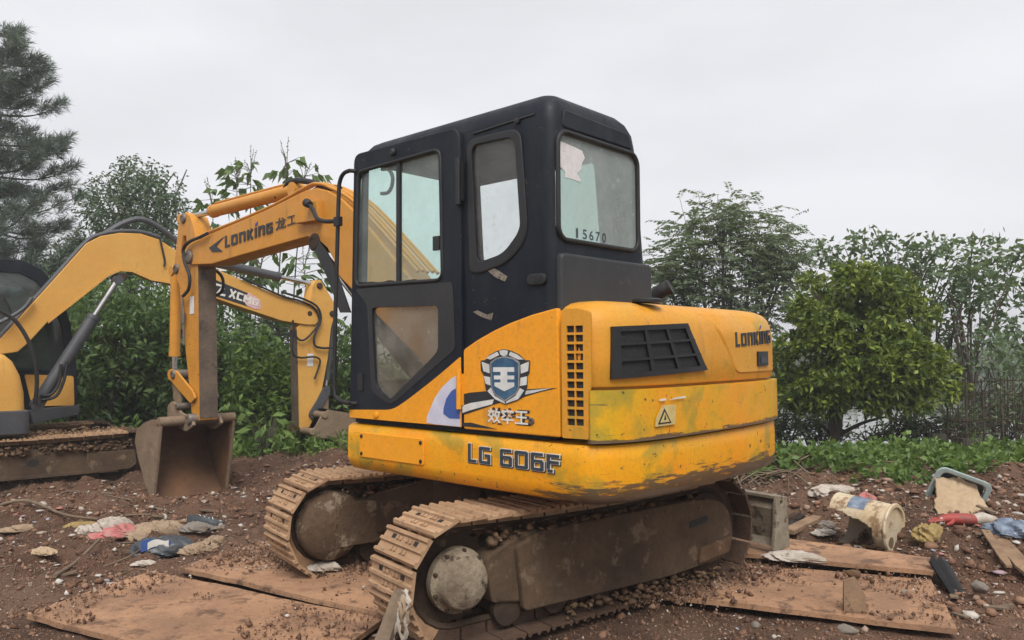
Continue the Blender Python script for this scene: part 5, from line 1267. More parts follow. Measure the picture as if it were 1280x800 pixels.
# --- pine at the left edge
Y = 16.0; rs = np.random.RandomState(140); B_ = (-10.75, Y, gz(-10.75, Y)); root = empty('pine_tree', B_, label='tall pine with long drooping needle tufts at the far left', category='tree')
m = MB(); HT = 8.25; tp = catmull([(0, 0, -.2), (.08, 0, 3), (-.05, .1, 6), (.05, 0, HT)], 8); n = len(tp); m.tube(tp, [.15 * (1 - .92 * k / (n - 1)) for k in range(n)], 8)
tuf = []
z = 1.6
while z < HT:
    reach = 2.25 * (1 - (z / (HT + .6)) ** 1.5) + .25
    for j in range(7):
        a = rs.uniform(0, 2 * pi); L_ = reach * rs.uniform(.7, 1.12); s_ = Vector((0, 0, z + rs.uniform(-.15, .15)))
        d = Vector((cos(a), sin(a), 0)); e_ = s_ + d * L_ + Vector((0, 0, L_ * rs.uniform(.05, .42)))
        pp = catmull([s_, s_.lerp(e_, .55) - Vector((0, 0, .10 * L_)), e_], 6); m.tube(pp, [.028 * (1 - .85 * k / (len(pp) - 1)) for k in range(len(pp))], 5)
        for k in range(int(5 + L_ * 7)):
            t = rs.uniform(.30, 1.0); p = pp[int((len(pp) - 1) * t)]; sd = Vector((-d.y, d.x, 0)) * rs.uniform(-1, 1) * .40 * L_ * (1.15 - t)
            tipp = p + sd + d * rs.uniform(0, .2) + Vector((0, 0, rs.uniform(.04, .22)))
            if rs.rand() < .45: m.tube([p, tipp], [.008, .004], 4)
            tuf.append((tipp, (sd.normalized() * .5 + d * .5 + Vector((0, 0, .75))).normalized()))
        tuf.append((e_, (d * .5 + Vector((0, 0, .9))).normalized()))
    z += .40
K = 46; C_ = np.repeat([tuple(t[0]) for t in tuf], K, 0); N_ = np.repeat([tuple(t[1]) for t in tuf], K, 0); nn = len(C_)
base_ = C_ - N_ * rs.uniform(-.06, .20, (nn, 1)); D = N_ * .9 + rs.normal(size=(nn, 3)) * .62
V, F = leaves(base_, D, .235, .0135, 141, fold=.1, droop=.12); link('crown', np_mesh('crown', V, F), 'lf_pine', root); m.build('trunk', 'bark', root, 60)
# --- ground cover and weeds
def cover(name, region, n, L_, W_, hmax, lm, seed, label, k=5, clump=None):
    rs = np.random.RandomState(seed); P = []; N_ = []
    while len(P) < n:
        x, y = rs.uniform(region[0], region[1]), rs.uniform(region[2], region[3])
        d = float(fbm(x + 40, y, .8, 3)); 
        if not region[4](x, y, d): continue
        hh = hmax * max(.12, .55 + 1.3 * float(fbm(x, y + 70, .9, 2))) * rs.uniform(.45, 1.0)
        P.append((x, y, gz(x, y) + hh)); N_.append((rs.normal() * .3, rs.normal() * .3 - .15, 1))
    V, F = rosettes(P, N_, k, L_, W_, seed + 1, 1.15, .03, .15); return link(name, np_mesh(name, V, F), lm, None, kind='stuff', label=label, category='plants')
cover('ground_cover', (1.6, 11, 7.0, 12.2, lambda x, y, d: (y + d * 1.6 - .26 * (x - 2.5) > 7.15) and y - 7.0 > .62 * (3.2 - x)), 7800, .080, .056, .27, 'lf_ground', 150, 'bright green leafy ground cover behind the rubble on the right')
cover('weeds', (-7.5, .2, 9.6, 12.6, lambda x, y, d: y + d * 1.2 > 10.2), 2600, .12, .035, .42, 'lf_light', 152, 'low green weeds along the foot of the shrubs on the left')
cover('undergrowth', (-30, 0, 12.2, 19, lambda x, y, d: True), 2600, .17, .075, 1.0, 'lf_shrub', 154, 'dark undergrowth behind the shrubs on the left')
# broad plant at the left of the second arm
B_ = base_at(335, 10.6); root = empty('broad_leaf_plant', B_, label='bright broad-leaved plant standing before the shrubs between the two arms', category='plant'); rs = np.random.RandomState(160); P = []; D = []; m = MB()
for j in range(46):
    a = rs.uniform(0, 2 * pi); h_ = rs.uniform(.12, .62); e_ = Vector((cos(a) * rs.uniform(.03, .28), sin(a) * rs.uniform(.03, .25), h_)); m.tube([(0, 0, -.03), e_ * .6, e_], [.006, .005, .003], 4); P.append(tuple(e_)); D.append((cos(a), sin(a), rs.uniform(-.5, .5)))
V, F = leaves(P, D, .20, .085, 161, droop=.3); link('foliage', np_mesh('foliage', V, F), 'lf_ground', root); m.build('stem', 'bark_pale', root, 60)
# far bank beyond the pond
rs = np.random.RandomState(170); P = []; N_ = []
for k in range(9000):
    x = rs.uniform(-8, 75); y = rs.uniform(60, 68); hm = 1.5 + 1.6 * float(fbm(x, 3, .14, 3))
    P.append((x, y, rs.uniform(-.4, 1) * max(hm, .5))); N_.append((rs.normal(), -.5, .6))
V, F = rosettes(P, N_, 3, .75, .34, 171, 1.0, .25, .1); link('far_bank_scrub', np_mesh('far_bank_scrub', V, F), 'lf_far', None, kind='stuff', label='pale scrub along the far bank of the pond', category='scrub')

# ================================================================= RUBBLE AND LITTER
q = NT('clod_mix')
c = q.ramp(q.island(), (0, (.10, .054, .035)), (.45, (.18, .098, .062)), (.80, (.27, .155, .10)), (.89, (.34, .26, .20)), (.95, (.42, .36, .30)), (.988, (.52, .48, .43)))
q.bump(q.noise(70, 4, .7), .5, .01); M['clod'] = q.done(c, .95, 0, .2)
def inside_quad(x, y, Q_):
    s_ = 0
    for k in range(4):
        a, b = Q_[k], Q_[(k + 1) % 4]; s_ += 1 if (b.x - a.x) * (y - a.y) - (b.y - a.y) * (x - a.x) > 0 else -1
    return abs(s_) == 4
PLQ = []
for o in list(COL.objects):
    if o.name.startswith('steel_plate'):
        v = o.data.vertices; n = 23; PLQ.append((o, [v[0].co, v[22 * 23].co, v[22 * 23 + 22].co, v[22].co]))
rs = np.random.RandomState(200); pts = []; rad = []; NC = 30000
xs2 = rs.uniform(-7.5, 7.5, NC); ys2 = 3.0 + 8.4 * rs.rand(NC) ** 1.25; g_ = gh(xs2, ys2)
r2 = .0050 + .0042 * rs.pareto(2.1, NC); dens = fbm(xs2, ys2, 1.1, 3)
for x, y, z, r_, d in zip(xs2, ys2, g_, np.minimum(r2, .034), dens):
    if d < -.22 and r_ < .02: continue
    if abs(x) > .70 * y + .4: continue
    on = [o for o, Q_ in PLQ if inside_quad(x, y, Q_)]
    if on:
        if d < .16 or r_ > .022: continue
        z = .052 if y < 5.6 and x < 1.6 else .058
    pts.append((x, y, z + r_ * .25)); rad.append(r_)
for k in range(170):         # heaps of broken clods
    hx, hy = (rs.uniform(-5.2, -1.0), rs.uniform(4.9, 9.3)) if k % 2 else (rs.uniform(2.1, 5.2), rs.uniform(4.2, 7.8))
    if any(inside_quad(hx, hy, Q_) for _, Q_ in PLQ): continue
    for j in range(rs.randint(8, 34)):
        x, y = hx + rs.normal() * .11, hy + rs.normal() * .08
        if any(inside_quad(x, y, Q_) for _, Q_ in PLQ): continue
        r_ = rs.uniform(.007, .030) * (1 if rs.rand() < .9 else 1.4); pts.append((x, y, gz(x, y) + r_ * .45)); rad.append(r_)
# extra rubble on the mound at the right
for k in range(7000):
    x, y = rs.uniform(2.2, 5.6), rs.uniform(4.3, 7.4)
    if any(inside_quad(x, y, Q_) for _, Q_ in PLQ): continue
    r_ = min(.006 + .0055 * rs.pareto(2.0), .042); pts.append((x, y, gz(x, y) + r_ * .3)); rad.append(r_)
NC = 150000; xs2 = rs.uniform(-6.8, 6.8, NC); ys2 = 3.0 + 8.2 * rs.rand(NC) ** 1.35; keep = (np.abs(xs2) < .69 * ys2 + .3) & (fbm(xs2, ys2, 1.6, 3) > -.30)
onp_ = np.zeros(NC, bool)
for o_, Q_ in PLQ:
    ins = np.ones(NC, bool); sg0 = None
    for k in range(4):
        a, b = Q_[k], Q_[(k + 1) % 4]; sgn = ((b.x - a.x) * (ys2 - a.y) - (b.y - a.y) * (xs2 - a.x)) > 0; ins &= sgn if sg0 is None or sg0 else ~sgn
        if sg0 is None: sg0 = bool(inside_quad(sum(q_.x for q_ in Q_) / 4, sum(q_.y for q_ in Q_) / 4, Q_)) and ((b.x - a.x) * (sum(q_.y for q_ in Q_) / 4 - a.y) - (b.y - a.y) * (sum(q_.x for q_ in Q_) / 4 - a.x)) > 0; ins = (sgn if sg0 else ~sgn)
    keep &= ~ins | ((fbm(xs2 + 5, ys2, 1.5, 3) > .10) & (rs.rand(NC) < .7)); onp_ = onp_ | ins
q = NT('crumb_mix')
c = q.ramp(q.island(), (0, (.105, .058, .038)), (.5, (.185, .105, .068)), (.90, (.27, .165, .108)), (.975, (.34, .26, .20)), (.995, (.55, .50, .45)))
M['crumb'] = q.done(c, .95, 0, .2)
xs2, ys2 = xs2[keep], ys2[keep]; n_ = len(xs2); r2 = np.minimum(.0035 + .0035 * rs.pareto(2.6, n_), .016) * (1 + .06 * (ys2 - 3)); zz2 = np.where(onp_[keep], .047 + .022 * fbm(xs2, ys2, .9, 2), gh(xs2, ys2)) + r2 * .2
pc_ = [at_z(455, 700, .05), at_z(360, 690, .05), at_z(880, 712, .05), at_z(800, 735, .05)]; nn4 = 9000
pk = rs.randint(0, 4, nn4); xa_ = np.array([pc_[k].x for k in pk]) + rs.normal(size=nn4) * .26; ya_ = np.array([pc_[k].y for k in pk]) + rs.normal(size=nn4) * .16; ra_ = np.minimum(.004 + .004 * rs.pareto(2.3, nn4), .022)
xs2 = np.r_[xs2, xa_]; ys2 = np.r_[ys2, ya_]; r2 = np.r_[r2, ra_]; zz2 = np.r_[zz2, .047 + rs.rand(nn4) * .012]; n_ += nn4
octa = np.array([(1, 0, 0), (-1, 0, 0), (0, 1, 0), (0, -1, 0), (0, 0, 1), (0, 0, -1)], float); of_ = np.array([(0, 2, 4), (2, 1, 4), (1, 3, 4), (3, 0, 4), (2, 0, 5), (1, 2, 5), (3, 1, 5), (0, 3, 5)])
Vc = (octa[None] * rs.uniform(.5, 1.4, (n_, 6, 1)) + rs.normal(size=(n_, 6, 3)) * .28) * r2[:, None, None] + np.stack([xs2, ys2, zz2], -1)[:, None]
link('soil_crumbs', np_mesh('soil_crumbs', Vc.reshape(-1, 3), (of_[None] + (np.arange(n_) * 6)[:, None, None]).reshape(-1, 3)), 'crumb', None, kind='stuff', label='fine red soil crumbs covering the yard', category='soil')
V, F = clod_mesh(pts, rad, 201); link('soil_clods', np_mesh('soil_clods', V, F), 'clod', None, kind='stuff', label='loose red soil clods and pebbles strewn over the yard', category='rubble')
q = NT('scrap_mix')
c = q.ramp(q.island(), (0, (.42, .38, .33)), (.35, (.32, .25, .19)), (.55, (.50, .47, .43)), (.70, (.22, .15, .10)), (.86, (.30, .34, .42)), (.95, (.42, .16, .13)))
M['scrap'] = q.done(c, .7)
P = []; D = []
for k in range(520):
    if k < 240: x, y = rs.uniform(-5.5, -1.2), rs.uniform(5.0, 9.3)
    elif k < 430: x, y = rs.uniform(2.0, 5.4), rs.uniform(4.3, 8.0)
    else: x, y = rs.uniform(-3, 4), rs.uniform(3.4, 8)
    if any(inside_quad(x, y, Q_) for _, Q_ in PLQ): continue
    P.append((x, y, gz(x, y) + .012)); D.append((rs.normal(), rs.normal(), rs.normal() * .35))
sp_ = []; sr_ = []
for k in range(900):
    x, y = (rs.uniform(-5.2, -1.3), rs.uniform(4.9, 8.6)) if k % 2 else (rs.uniform(1.9, 5.2), rs.uniform(4.3, 8.0))
    if any(inside_quad(x, y, Q_) for _, Q_ in PLQ) or float(fbm(x, y, 1.3, 2)) < .02: continue
    sp_.append((x, y, gz(x, y) + .008)); sr_.append(rs.uniform(.010, .045))
V, F = clod_mesh(sp_, sr_, 207, .35); link('litter_lumps', np_mesh('litter_lumps', V, F), 'scrap', None, kind='stuff', label='small trampled lumps of paper, rag and plastic in the mud', category='litter')
V, F = leaves(P, D, rs.uniform(.012, .05, len(P)), rs.uniform(.01, .03, len(P)), 203, fold=.3); link('litter_scraps', np_mesh('litter_scraps', V, F), 'scrap', None, kind='stuff', label='tiny scraps of paper and plastic scattered in the mud', category='litter')
m = MB()
for k in range(330):
    x, y = (rs.uniform(-5, -1), rs.uniform(4.8, 9.2)) if k % 2 else (rs.uniform(1.7, 5.4), rs.uniform(4.2, 8.4))
    if any(inside_quad(x, y, Q_) for _, Q_ in PLQ): continue
    a = rs.uniform(0, pi); L_ = rs.uniform(.06, .28); d = Vector((cos(a), sin(a), 0)) * L_; c0 = Vector((x, y, 0))
    pp = [c0 - d * .5, c0 + Vector((rs.normal(), rs.normal(), 0)) * .02, c0 + d * .5]
    m.tube([Vector((p.x, p.y, gz(p.x, p.y) + .008)) for p in pp], [.004, .004, .002], 4)
bc_ = on_ground(962, 606)
for k in range(150):
    c0 = bc_ + Vector((rs.normal() * .38, rs.normal() * .30 + .15, 0)); a = rs.uniform(0, pi); L_ = rs.uniform(.15, .6); d = Vector((cos(a), sin(a), 0)) * L_; h_ = rs.uniform(.0, .13)
    pp = [c0 - d * .5, c0 + Vector((rs.normal(), rs.normal(), 0)) * .03, c0 + d * .5]
    m.tube([Vector((p.x, p.y, gz(p.x, p.y) + .01 + h_ * (1, 1.3, .6)[i_])) for i_, p in enumerate(pp)], [.008, .007, .003], 4)
for k in range(130):
    x, y = (rs.uniform(-5, -1.2), rs.uniform(4.9, 8.8)) if k % 3 == 0 else (rs.uniform(1.8, 5.2), rs.uniform(4.2, 8.0))
    if any(inside_quad(x, y, Q_) for _, Q_ in PLQ): continue
    m.box((x, y, gz(x, y) + .015), (rs.uniform(.04, .22), rs.uniform(.012, .05), rs.uniform(.006, .016)), Matrix.Rotation(rs.uniform(0, pi), 3, 'Z') @ Matrix.Rotation(rs.uniform(-.35, .35), 3, 'Y'))
m.build('dry_twigs', 'twig', None, 60, kind='stuff', label='dry twigs and splinters of wood littering the mud', category='twigs')

def crumple(name, px, py, size, mat, label, cat, seed, rz=0.0, lift=0.0, ridges=1.0, z=None, parent=None, group=None):
    size = (size[0], size[1], size[2] * 1.15); p = on_ground(px, py)
    if z is not None: p = at_z(px, py, z)
    V = []; F = []; nu, nv = 84, 40; rs = np.random.RandomState(seed); o1, o2 = rs.uniform(0, 90, 2)
    for j in range(nv + 1):
        ph = pi * j / nv
        for i in range(nu):
            th = 2 * pi * i / nu; d = Vector((sin(ph) * cos(th), sin(ph) * sin(th), cos(ph)))
            nn_ = 1 - abs(2 * float(vnoise(o1 + 2.6 * d.x + d.z * 1.3, o2 + 2.6 * d.y - d.z * 1.7))) * 1.15 * ridges
            n2 = 1 - abs(2 * float(vnoise(o2 + 6.5 * d.x + d.z * 3.3, o1 + 6.5 * d.y + d.z * 2.7))) * .5 * ridges
            n3 = 1 - abs(2 * float(vnoise(o1 + 15 * d.x + d.z * 7.3, o2 + 15 * d.y - d.z * 6.1))) * 1.0
            edge = .75 + .5 * float(vnoise(o1 + 1.2 * cos(th) * 1.5, o2 + 1.5 * sin(th)))
            k = (.52 + .34 * nn_ + .20 * n2 + .07 * n3) * (1 + .5 * (edge - .75))
            q_ = Vector((d.x * size[0] / 2 * k, d.y * size[1] / 2 * k, d.z * size[2] / 2 * k * (1 if d.z > 0 else .5)))
            V.append((q_.x, q_.y, max(q_.z, -size[2] * .15) + size[2] * .12 + lift))
    for j in range(nv):
        for i in range(nu): F.append((j * nu + i, j * nu + (i + 1) % nu, (j + 1) * nu + (i + 1) % nu, (j + 1) * nu + i))
    o = MB().add(V, F).build(name, mat, None, 50, label=label, category=cat); o.location = p; o.rotation_euler = (0, 0, rz)
    if group: o['group'] = group
    return o
# left heap
crumple('cloth', 195, 674, (.46, .30, .20), 'beige_cloth', 'crumpled beige cloth lying beside the dark grey bag', 'cloth', 1, .3)
db = crumple('plastic_bag', 204, 692, (.40, .24, .17), 'dark_bag', 'dark grey plastic bag with a blue and white label', 'bag', 2, .25, ridges=.55)
lb = Frame(db.location.x, db.location.y, .25, db.location.z)
m = MB(); m.strip([[(-.13 + .20 * k / 6, -.105 - .01 * cos(k), .045 + .075 * j / 4 + .012 * sin(k * .9)) for k in range(7)] for j in range(5)]); m.build('bag_label', 'print_blue', db, 50)
m = MB(); m.strip([[(-.085 + .14 * k / 6, -.1085 - .01 * cos(k), .060 + .05 * j / 4 + .012 * sin(k * .9) + .02 * k / 6) for k in range(7)] for j in range(5)]); m.build('bag_label_print', 'l_white', db, 50)
crumple('plastic_bag', 147, 673, (.42, .22, .14), 'pink', 'faded red and white plastic bag beside the beige cloth', 'bag', 3, .6)
crumple('plastic_bag', 138, 668, (.30, .10, .14), 'white_cloth', 'white strip of plastic on top of the faded red bag', 'bag', 4, .7, .03)
crumple('net', 100, 659, (.28, .14, .07), 'yellow_rag', 'tangled yellow net scrap near the long branch', 'net', 5, .2)
crumple('plastic_sheet', 108, 667, (.22, .12, .09), 'white_cloth', 'small dirty white plastic sheet next to the yellow net', 'plastic sheet', 6, -.3)
crumple('cloth', 250, 690, (.30, .17, .09), 'beige_cloth', 'flat muddy tan rag at the edge of the steel plate', 'cloth', 7, .4)
crumple('cloth', 268, 681, (.22, .14, .09), 'beige_cloth', 'small crumpled brown rag behind the flat tan one', 'cloth', 8, 1.2)
crumple('cloth', 245, 664, (.26, .14, .10), 'stone', 'grey knitted rag under the black shoe', 'cloth', 9, .2)
crumple('plastic_sheet', 25, 664, (.30, .14, .07), 'beige_cloth', 'dull brown plastic scrap at the left edge of the mud', 'plastic sheet', 10, .5)
crumple('paper', 55, 692, (.22, .12, .06), 'cardboard', 'pale crumpled paper below the long branch', 'paper', 11, -.4)
crumple('paper', 55, 674, (.26, .10, .04), 'white_cloth', 'shredded white paper with dark print in the mud', 'paper', 12, -.1)
crumple('plastic_sheet', 178, 706, (.16, .09, .04), 'white_cloth', 'white scrap of plastic in front of the dark grey bag', 'plastic sheet', 13, .3)
crumple('plastic_sheet', 405, 712, (.22, .12, .07), 'white_cloth', 'torn white plastic shreds between the two sprockets', 'plastic sheet', 14, .2, z=.06)
# right heap
crumple('plastic_sheet', 1000, 634, (.30, .16, .18), 'white_cloth', 'crumpled white plastic bag beside the dozer blade', 'plastic sheet', 15, .2)
crumple('plastic_sheet', 1043, 624, (.46, .20, .14), 'white_cloth', 'long dirty white plastic sheet behind the cream pail', 'plastic sheet', 16, .1, .03)
crumple('plastic_sheet', 992, 699, (.42, .20, .07), 'white_cloth', 'dirty white plastic draped over the edge of the raised steel plate', 'plastic sheet', 17, -.25, z=.085)
crumple('cloth', 1084, 630, (.17, .12, .12), 'pink', 'small pink cloth behind the cream pail', 'cloth', 18, .2)
crumple('cloth', 1160, 676, (.26, .18, .16), 'yellow_rag', 'wadded yellow rag on the rubble mound', 'cloth', 19, .4)
crumple('plastic_bag', 1270, 668, (.36, .26, .13), 'blue_bag', 'shiny blue-grey plastic bag on top of the rubble mound', 'bag', 20, -.4)
crumple('plastic_sheet', 1030, 668, (.24, .12, .06), 'white_cloth', 'pale rag on the planks left of the cream pail', 'plastic sheet', 21, .1)
crumple('cloth', 1032, 660, (.2, .16, .08), 'stone', 'grey rag half buried behind the planks', 'cloth', 22, .9)
# red glove with a white cuff
p = on_ground(1205, 657); gl = empty('glove', p, radians(-6), label='red rubber glove with a white cuff on the rubble mound', category='glove')
m = MB(); m.tube([(-.17, 0, .035), (-.10, .005, .045), (0, 0, .045), (.08, .0, .042)], [.022, .036, .042, .036], 10); m.build('palm', 'red', gl, 60)
for k in range(4): 
    m = MB(); m.tube([(-.15, -.03 + .02 * k, .04), (-.20, -.035 + .023 * k, .035), (-.245 + .02 * abs(k - 1.5), -.04 + .025 * k, .02)], [.013, .012, .007], 6); m.build('finger', 'red', gl, 60)
m = MB(); m.tube([(-.08, -.03, .04), (-.11, -.07, .03), (-.15, -.085, .02)], [.014, .013, .008], 6); m.build('thumb', 'red', gl, 60)
m = MB(); m.tube([(.07, 0, .042), (.13, .01, .05), (.20, .0, .035), (.26, -.02, .01)], [.038, .045, .036, .012], 10); m.build('cuff', 'white_cloth', gl, 60)
# black canvas shoe with white laces, brown stick beside it
p = on_ground(257, 661); sh = empty('shoe', p, radians(20), label='black canvas shoe with white toe and laces lying on the mud', category='shoe')
def foot(w_, z0, z1, s_=1.0): return [[(a * s_, b * w_, z) for a, b in ((-.13, -.028), (-.06, -.032), (.02, -.040), (.09, -.042), (.135, -.022), (.145, 0), (.135, .022), (.09, .042), (.02, .040), (-.06, .032), (-.13, .028), (-.145, 0))] for z in (z0, z1)]
m = MB(); m.loft(foot(1.05, .0, .025, 1.03)); m.build('sole', 'white_cloth', sh)
m = MB(); rr = [foot(1, z, z, sx)[0] for z, sx in ((.025, 1), (.05, .97))] + [[(min(a * .9 - .01, .10), b * .8, .085 if a < .05 else .06) for a, b, z in foot(1, 0, 0)[0]], [(min(a * .55 - .055, .02), b * .6, .115 if a < 0 else .10) for a, b, z in foot(1, 0, 0)[0]]]; m.loft(rr); m.build('upper', 'dark_bag', sh, 50)
m = MB(); m.lathe([(.041, 0), (.040, .012), (.028, .03), (.005, .038)], (.10, 0, .024), (.25, 0, 1), 14); m.build('toe_cap', 'white_cloth', sh)
for k in range(4): 
    m = MB(); m.tube([(.055 - .03 * k, -.035, .075 + .012 * k), (.05 - .03 * k, 0, .089 + .006 * k), (.04 - .03 * k, .035, .075 + .012 * k)], .0028, 5); m.build('lace', 'l_white', sh)
def stick(name, P_, r, mat, label, cat, ends=None):
    m = MB(); pp = catmull(P_, 5); n = len(pp); m.tube(pp, [r * (1 - .45 * k / (n - 1)) * (1 + .12 * sin(k * 2.3)) for k in range(n)], 7)
    return m.build(name, mat, None, 60, label=label, category=cat)
def gp(px, py, up=.02): p_ = on_ground(px, py); return p_ + Vector((0, 0, up))
stick('stick', [gp(196, 660, .03), gp(214, 659, .035), gp(238, 657, .035)], .022, 'wood', 'smooth brown wooden handle pointing at the black shoe', 'stick')
stick('branch', [gp(-20, 641), gp(30, 634, .06), (gp(80, 646)), gp(122, 652)], .016, 'twig', 'long thin grey branch lying across the mud left of the rags', 'branch')
stick('branch', [gp(118, 655), gp(150, 648), gp(186, 646)], .014, 'twig', 'short forked branch end pointing under the bucket', 'branch')
stick('branch', [gp(58, 636), gp(80, 622, .05), gp(110, 618), gp(165, 628)], .012, 'twig', 'thin arched branch in front of the second track', 'branch')
stick('branch', [gp(68, 724), gp(95, 706), gp(125, 682, .05)], .016, 'twig', 'bare stick slanting up to the faded red bag', 'branch')
stick('branch', [gp(130, 712), gp(160, 700), gp(178, 690, .03)], .008, 'twig', 'thin twig beside the dark grey bag', 'branch')
for k, (a, b, c_, r_) in enumerate((((925, 611), (950, 604), (1000, 612), .018), ((930, 600), (960, 598), (990, 590), .014), ((938, 616), (945, 600), (950, 592), .013), ((945, 606), (985, 603), (1015, 616), .012), ((920, 598), (940, 588), (965, 592), .014), ((1075, 606), (1068, 596), (1058, 592), .015))):
    stick('branch', [gp(*a, .03), gp(*b, .10), gp(*c_, .05)], r_, 'twig' if k % 2 else 'bark', ('thick dead branch just above the dozer blade', 'pale dead branch crossing the pile behind the blade', 'short upright stub in the branch pile behind the blade', 'thin grey branch on the pile reaching toward the white plastic', 'dark crooked branch at the foot of the counterweight', 'dark arched stick rising from the ground cover behind the pail')[k], 'branch')
stick('pipe', [gp(980, 668, .03), gp(1000, 655, .05), gp(1018, 647, .05)], .020, 'rubber', 'short black pipe beside the dozer blade', 'pipe')
def plank(a, b, w_, th, label, mat='wood', up=.03, cat='plank', name='plank'):
    A_, B_ = gp(*a, up), gp(*b, up); d = (B_ - A_); s_ = Vector((-d.y, d.x, 0)).normalized() * w_ / 2
    n = 6; rings = []
    for k in range(n + 1):
        p_ = A_.lerp(B_, k / n); w1 = 1 + .15 * float(vnoise(k * 1.7, w_ * 90)) - (.35 if k == n else 0)
        rings.append([tuple(p_ - s_ * w1), tuple(p_ + s_ * w1), tuple(p_ + s_ * w1 + Vector((0, 0, th))), tuple(p_ - s_ * w1 + Vector((0, 0, th)))])
    m = MB(); m.loft(rings); return m.build(name, mat, None, 0, label=label, category=cat)
plank((985, 672), (1022, 654), .10, .03, 'weathered brown plank beside the black pipe')
plank((976, 660), (1000, 648), .07, .03, 'short dark plank end next to the dozer blade', 'mud_dark')
plank((1243, 682), (1290, 735), .10, .018, 'splintered pale board slanting down the rubble mound', up=.07)
plank((1232, 676), (1262, 722), .05, .014, 'narrow splinter of wood beside the pale board', up=.06)
# folded black rubber sheet
A_, B_ = at_depth(1172, 700, 4.95), at_depth(1216, 772, 4.55); d = (B_ - A_); m = MB(); rows = []
for k in range(9):
    t = k / 8; p_ = A_.lerp(B_, t); wv = .075 * (1 - .35 * t); rows.append([(p_.x + wv * (j / 6 * 2 - 1), p_.y + .02 * j / 6, p_.z + (.030, .002, .034, .0, .03, .006, .0)[j] * (1 - .4 * t) - .012 * (j / 6)) for j in range(7)])
for r_ in rows[::-1]: pass
m.strip(rows); m.strip([[(a, b + .004, c_ - .012) for a, b, c_ in r_] for r_ in rows])
m.build('rubber_sheet', 'rubber', None, 25, label='folded black rubber sheet sticking up at the end of the steel plate', category='rubber sheet')
# cream pail lying on its side, split open
p = on_ground(1083, 684); PA = Vector((-.66, .75, .03)).normalized(); rad0, rad1, LEN = .165, .190, .40
O_ = p + Vector((.13, -.13, .165)); pl = empty('pail', p, label='split cream plastic pail lying on its side with its round base showing', category='pail')
Bv = PA.orthogonal().normalized(); Cv = PA.cross(Bv).normalized(); n = 120; nr = 48
def pail_pt(i, j, inset):
    a = 2 * pi * i / n; t = j / nr; r_ = (rad0 + (rad1 - rad0) * t) - inset; dr = Bv * cos(a) + Cv * sin(a)
    squash = 1 - .30 * t * max(0, dr.dot(Vector((-.5, -.75, -.2)).normalized())) ** 2
    return tuple(O_ + PA * (LEN * t) + dr * r_ * squash - p)
def torn(i, j):
    a = 2 * pi * i / n; dr = Bv * cos(a) + Cv * sin(a); f_ = dr.dot(Vector((-.50, -.80, -.40)).normalized()); return f_ > .90 - .40 * (j / nr) ** 1.2 + .10 * float(vnoise(i * .12, j * .2)) and j > 8
for inset, nm, mt in ((0, 'pail_wall', 'cream'), (.006, 'pail_lining', 'cream_in')):
    V = [pail_pt(i, j, inset) for j in range(nr + 1) for i in range(n)]
    F = [(j * n + i, j * n + (i + 1) % n, (j + 1) * n + (i + 1) % n, (j + 1) * n + i) for j in range(nr) for i in range(n) if not torn(i, j)]
    MB().add(V, F).build(nm, mt, pl, 60)
m = MB(); m.lathe([(.172, .0), (.178, -.012), (.172, -.022), (.150, -.022), (.145, -.006), (.01, -.004)], O_ - p, PA, 48); m.build('pail_base', 'cream', pl, 40)
m = MB(); m.lathe([(.042, -.006), (.040, -.012), (.002, -.012)], O_ - p + Bv * -.02 + Vector((-.02, -.01, -.085)), PA, 20); m.build('pail_stain', 'cream_in', pl)
m = MB(); rows = [[pail_pt(i, j, -.002) for i in range(n) if (Bv * cos(2 * pi * i / n) + Cv * sin(2 * pi * i / n)).dot(Vector((0, -.35, .95))) > .80] for j in range(18, 34)]; 
if len(rows[0]) > 1: m.strip(rows); m.build('pail_print', 'blue_bag', pl, 60)
# torn cardboard leaning on a pale blue plastic tray
p = on_ground(1193, 643); ct = empty('plastic_tray', p, radians(-18), label='pale blue plastic tray tipped on edge behind the cardboard', category='tray')
Rt = Matrix.Rotation(radians(38), 3, 'X')
m = MB(); fo = rrect(-.18, 0, .20, .30, .06); fi = rrect(-.145, .035, .165, .265, .04)
V, F = curve_mesh([fo, fi], .05, .008); m.add(V, F, lambda a, b, c_: tuple(Matrix.Rotation(radians(20), 3, 'Y') @ Vector((a, .22 + c_ - b * .35, b)))); m.build('tray_rim', 'pale_blue', ct)
V, F = curve_mesh([fi], .01, 0); m = MB(); m.add(V, F, lambda a, b, c_: tuple(Matrix.Rotation(radians(20), 3, 'Y') @ Vector((a, .26 + c_ - b * .35, b)))); m.build('tray_floor', 'dark_bag', ct)
rows = []
for j in range(13):
    t = j / 12; w_ = .205 * (1 - .30 * t) + .02 * float(vnoise(j * 1.3, 4)); rows.append([(p.x + .03 + (-w_ + 2 * w_ * k / 14) + .05 * t, p.y - .10 + .24 * t + .03 * float(vnoise(k * .8, j * .7 + 9)), p.z - .05 + .30 * t + .05 * float(vnoise(k * .9 + 3, j * .2)) * t) for k in range(15)])
cb = MB(); cb.strip(rows); cb.strip([[(a, b + .012, c_) for a, b, c_ in r_] for r_ in rows]); cb.build('cardboard', 'cardboard', None, 50, label='torn sheet of tan cardboard leaning on the pale blue tray', category='cardboard')
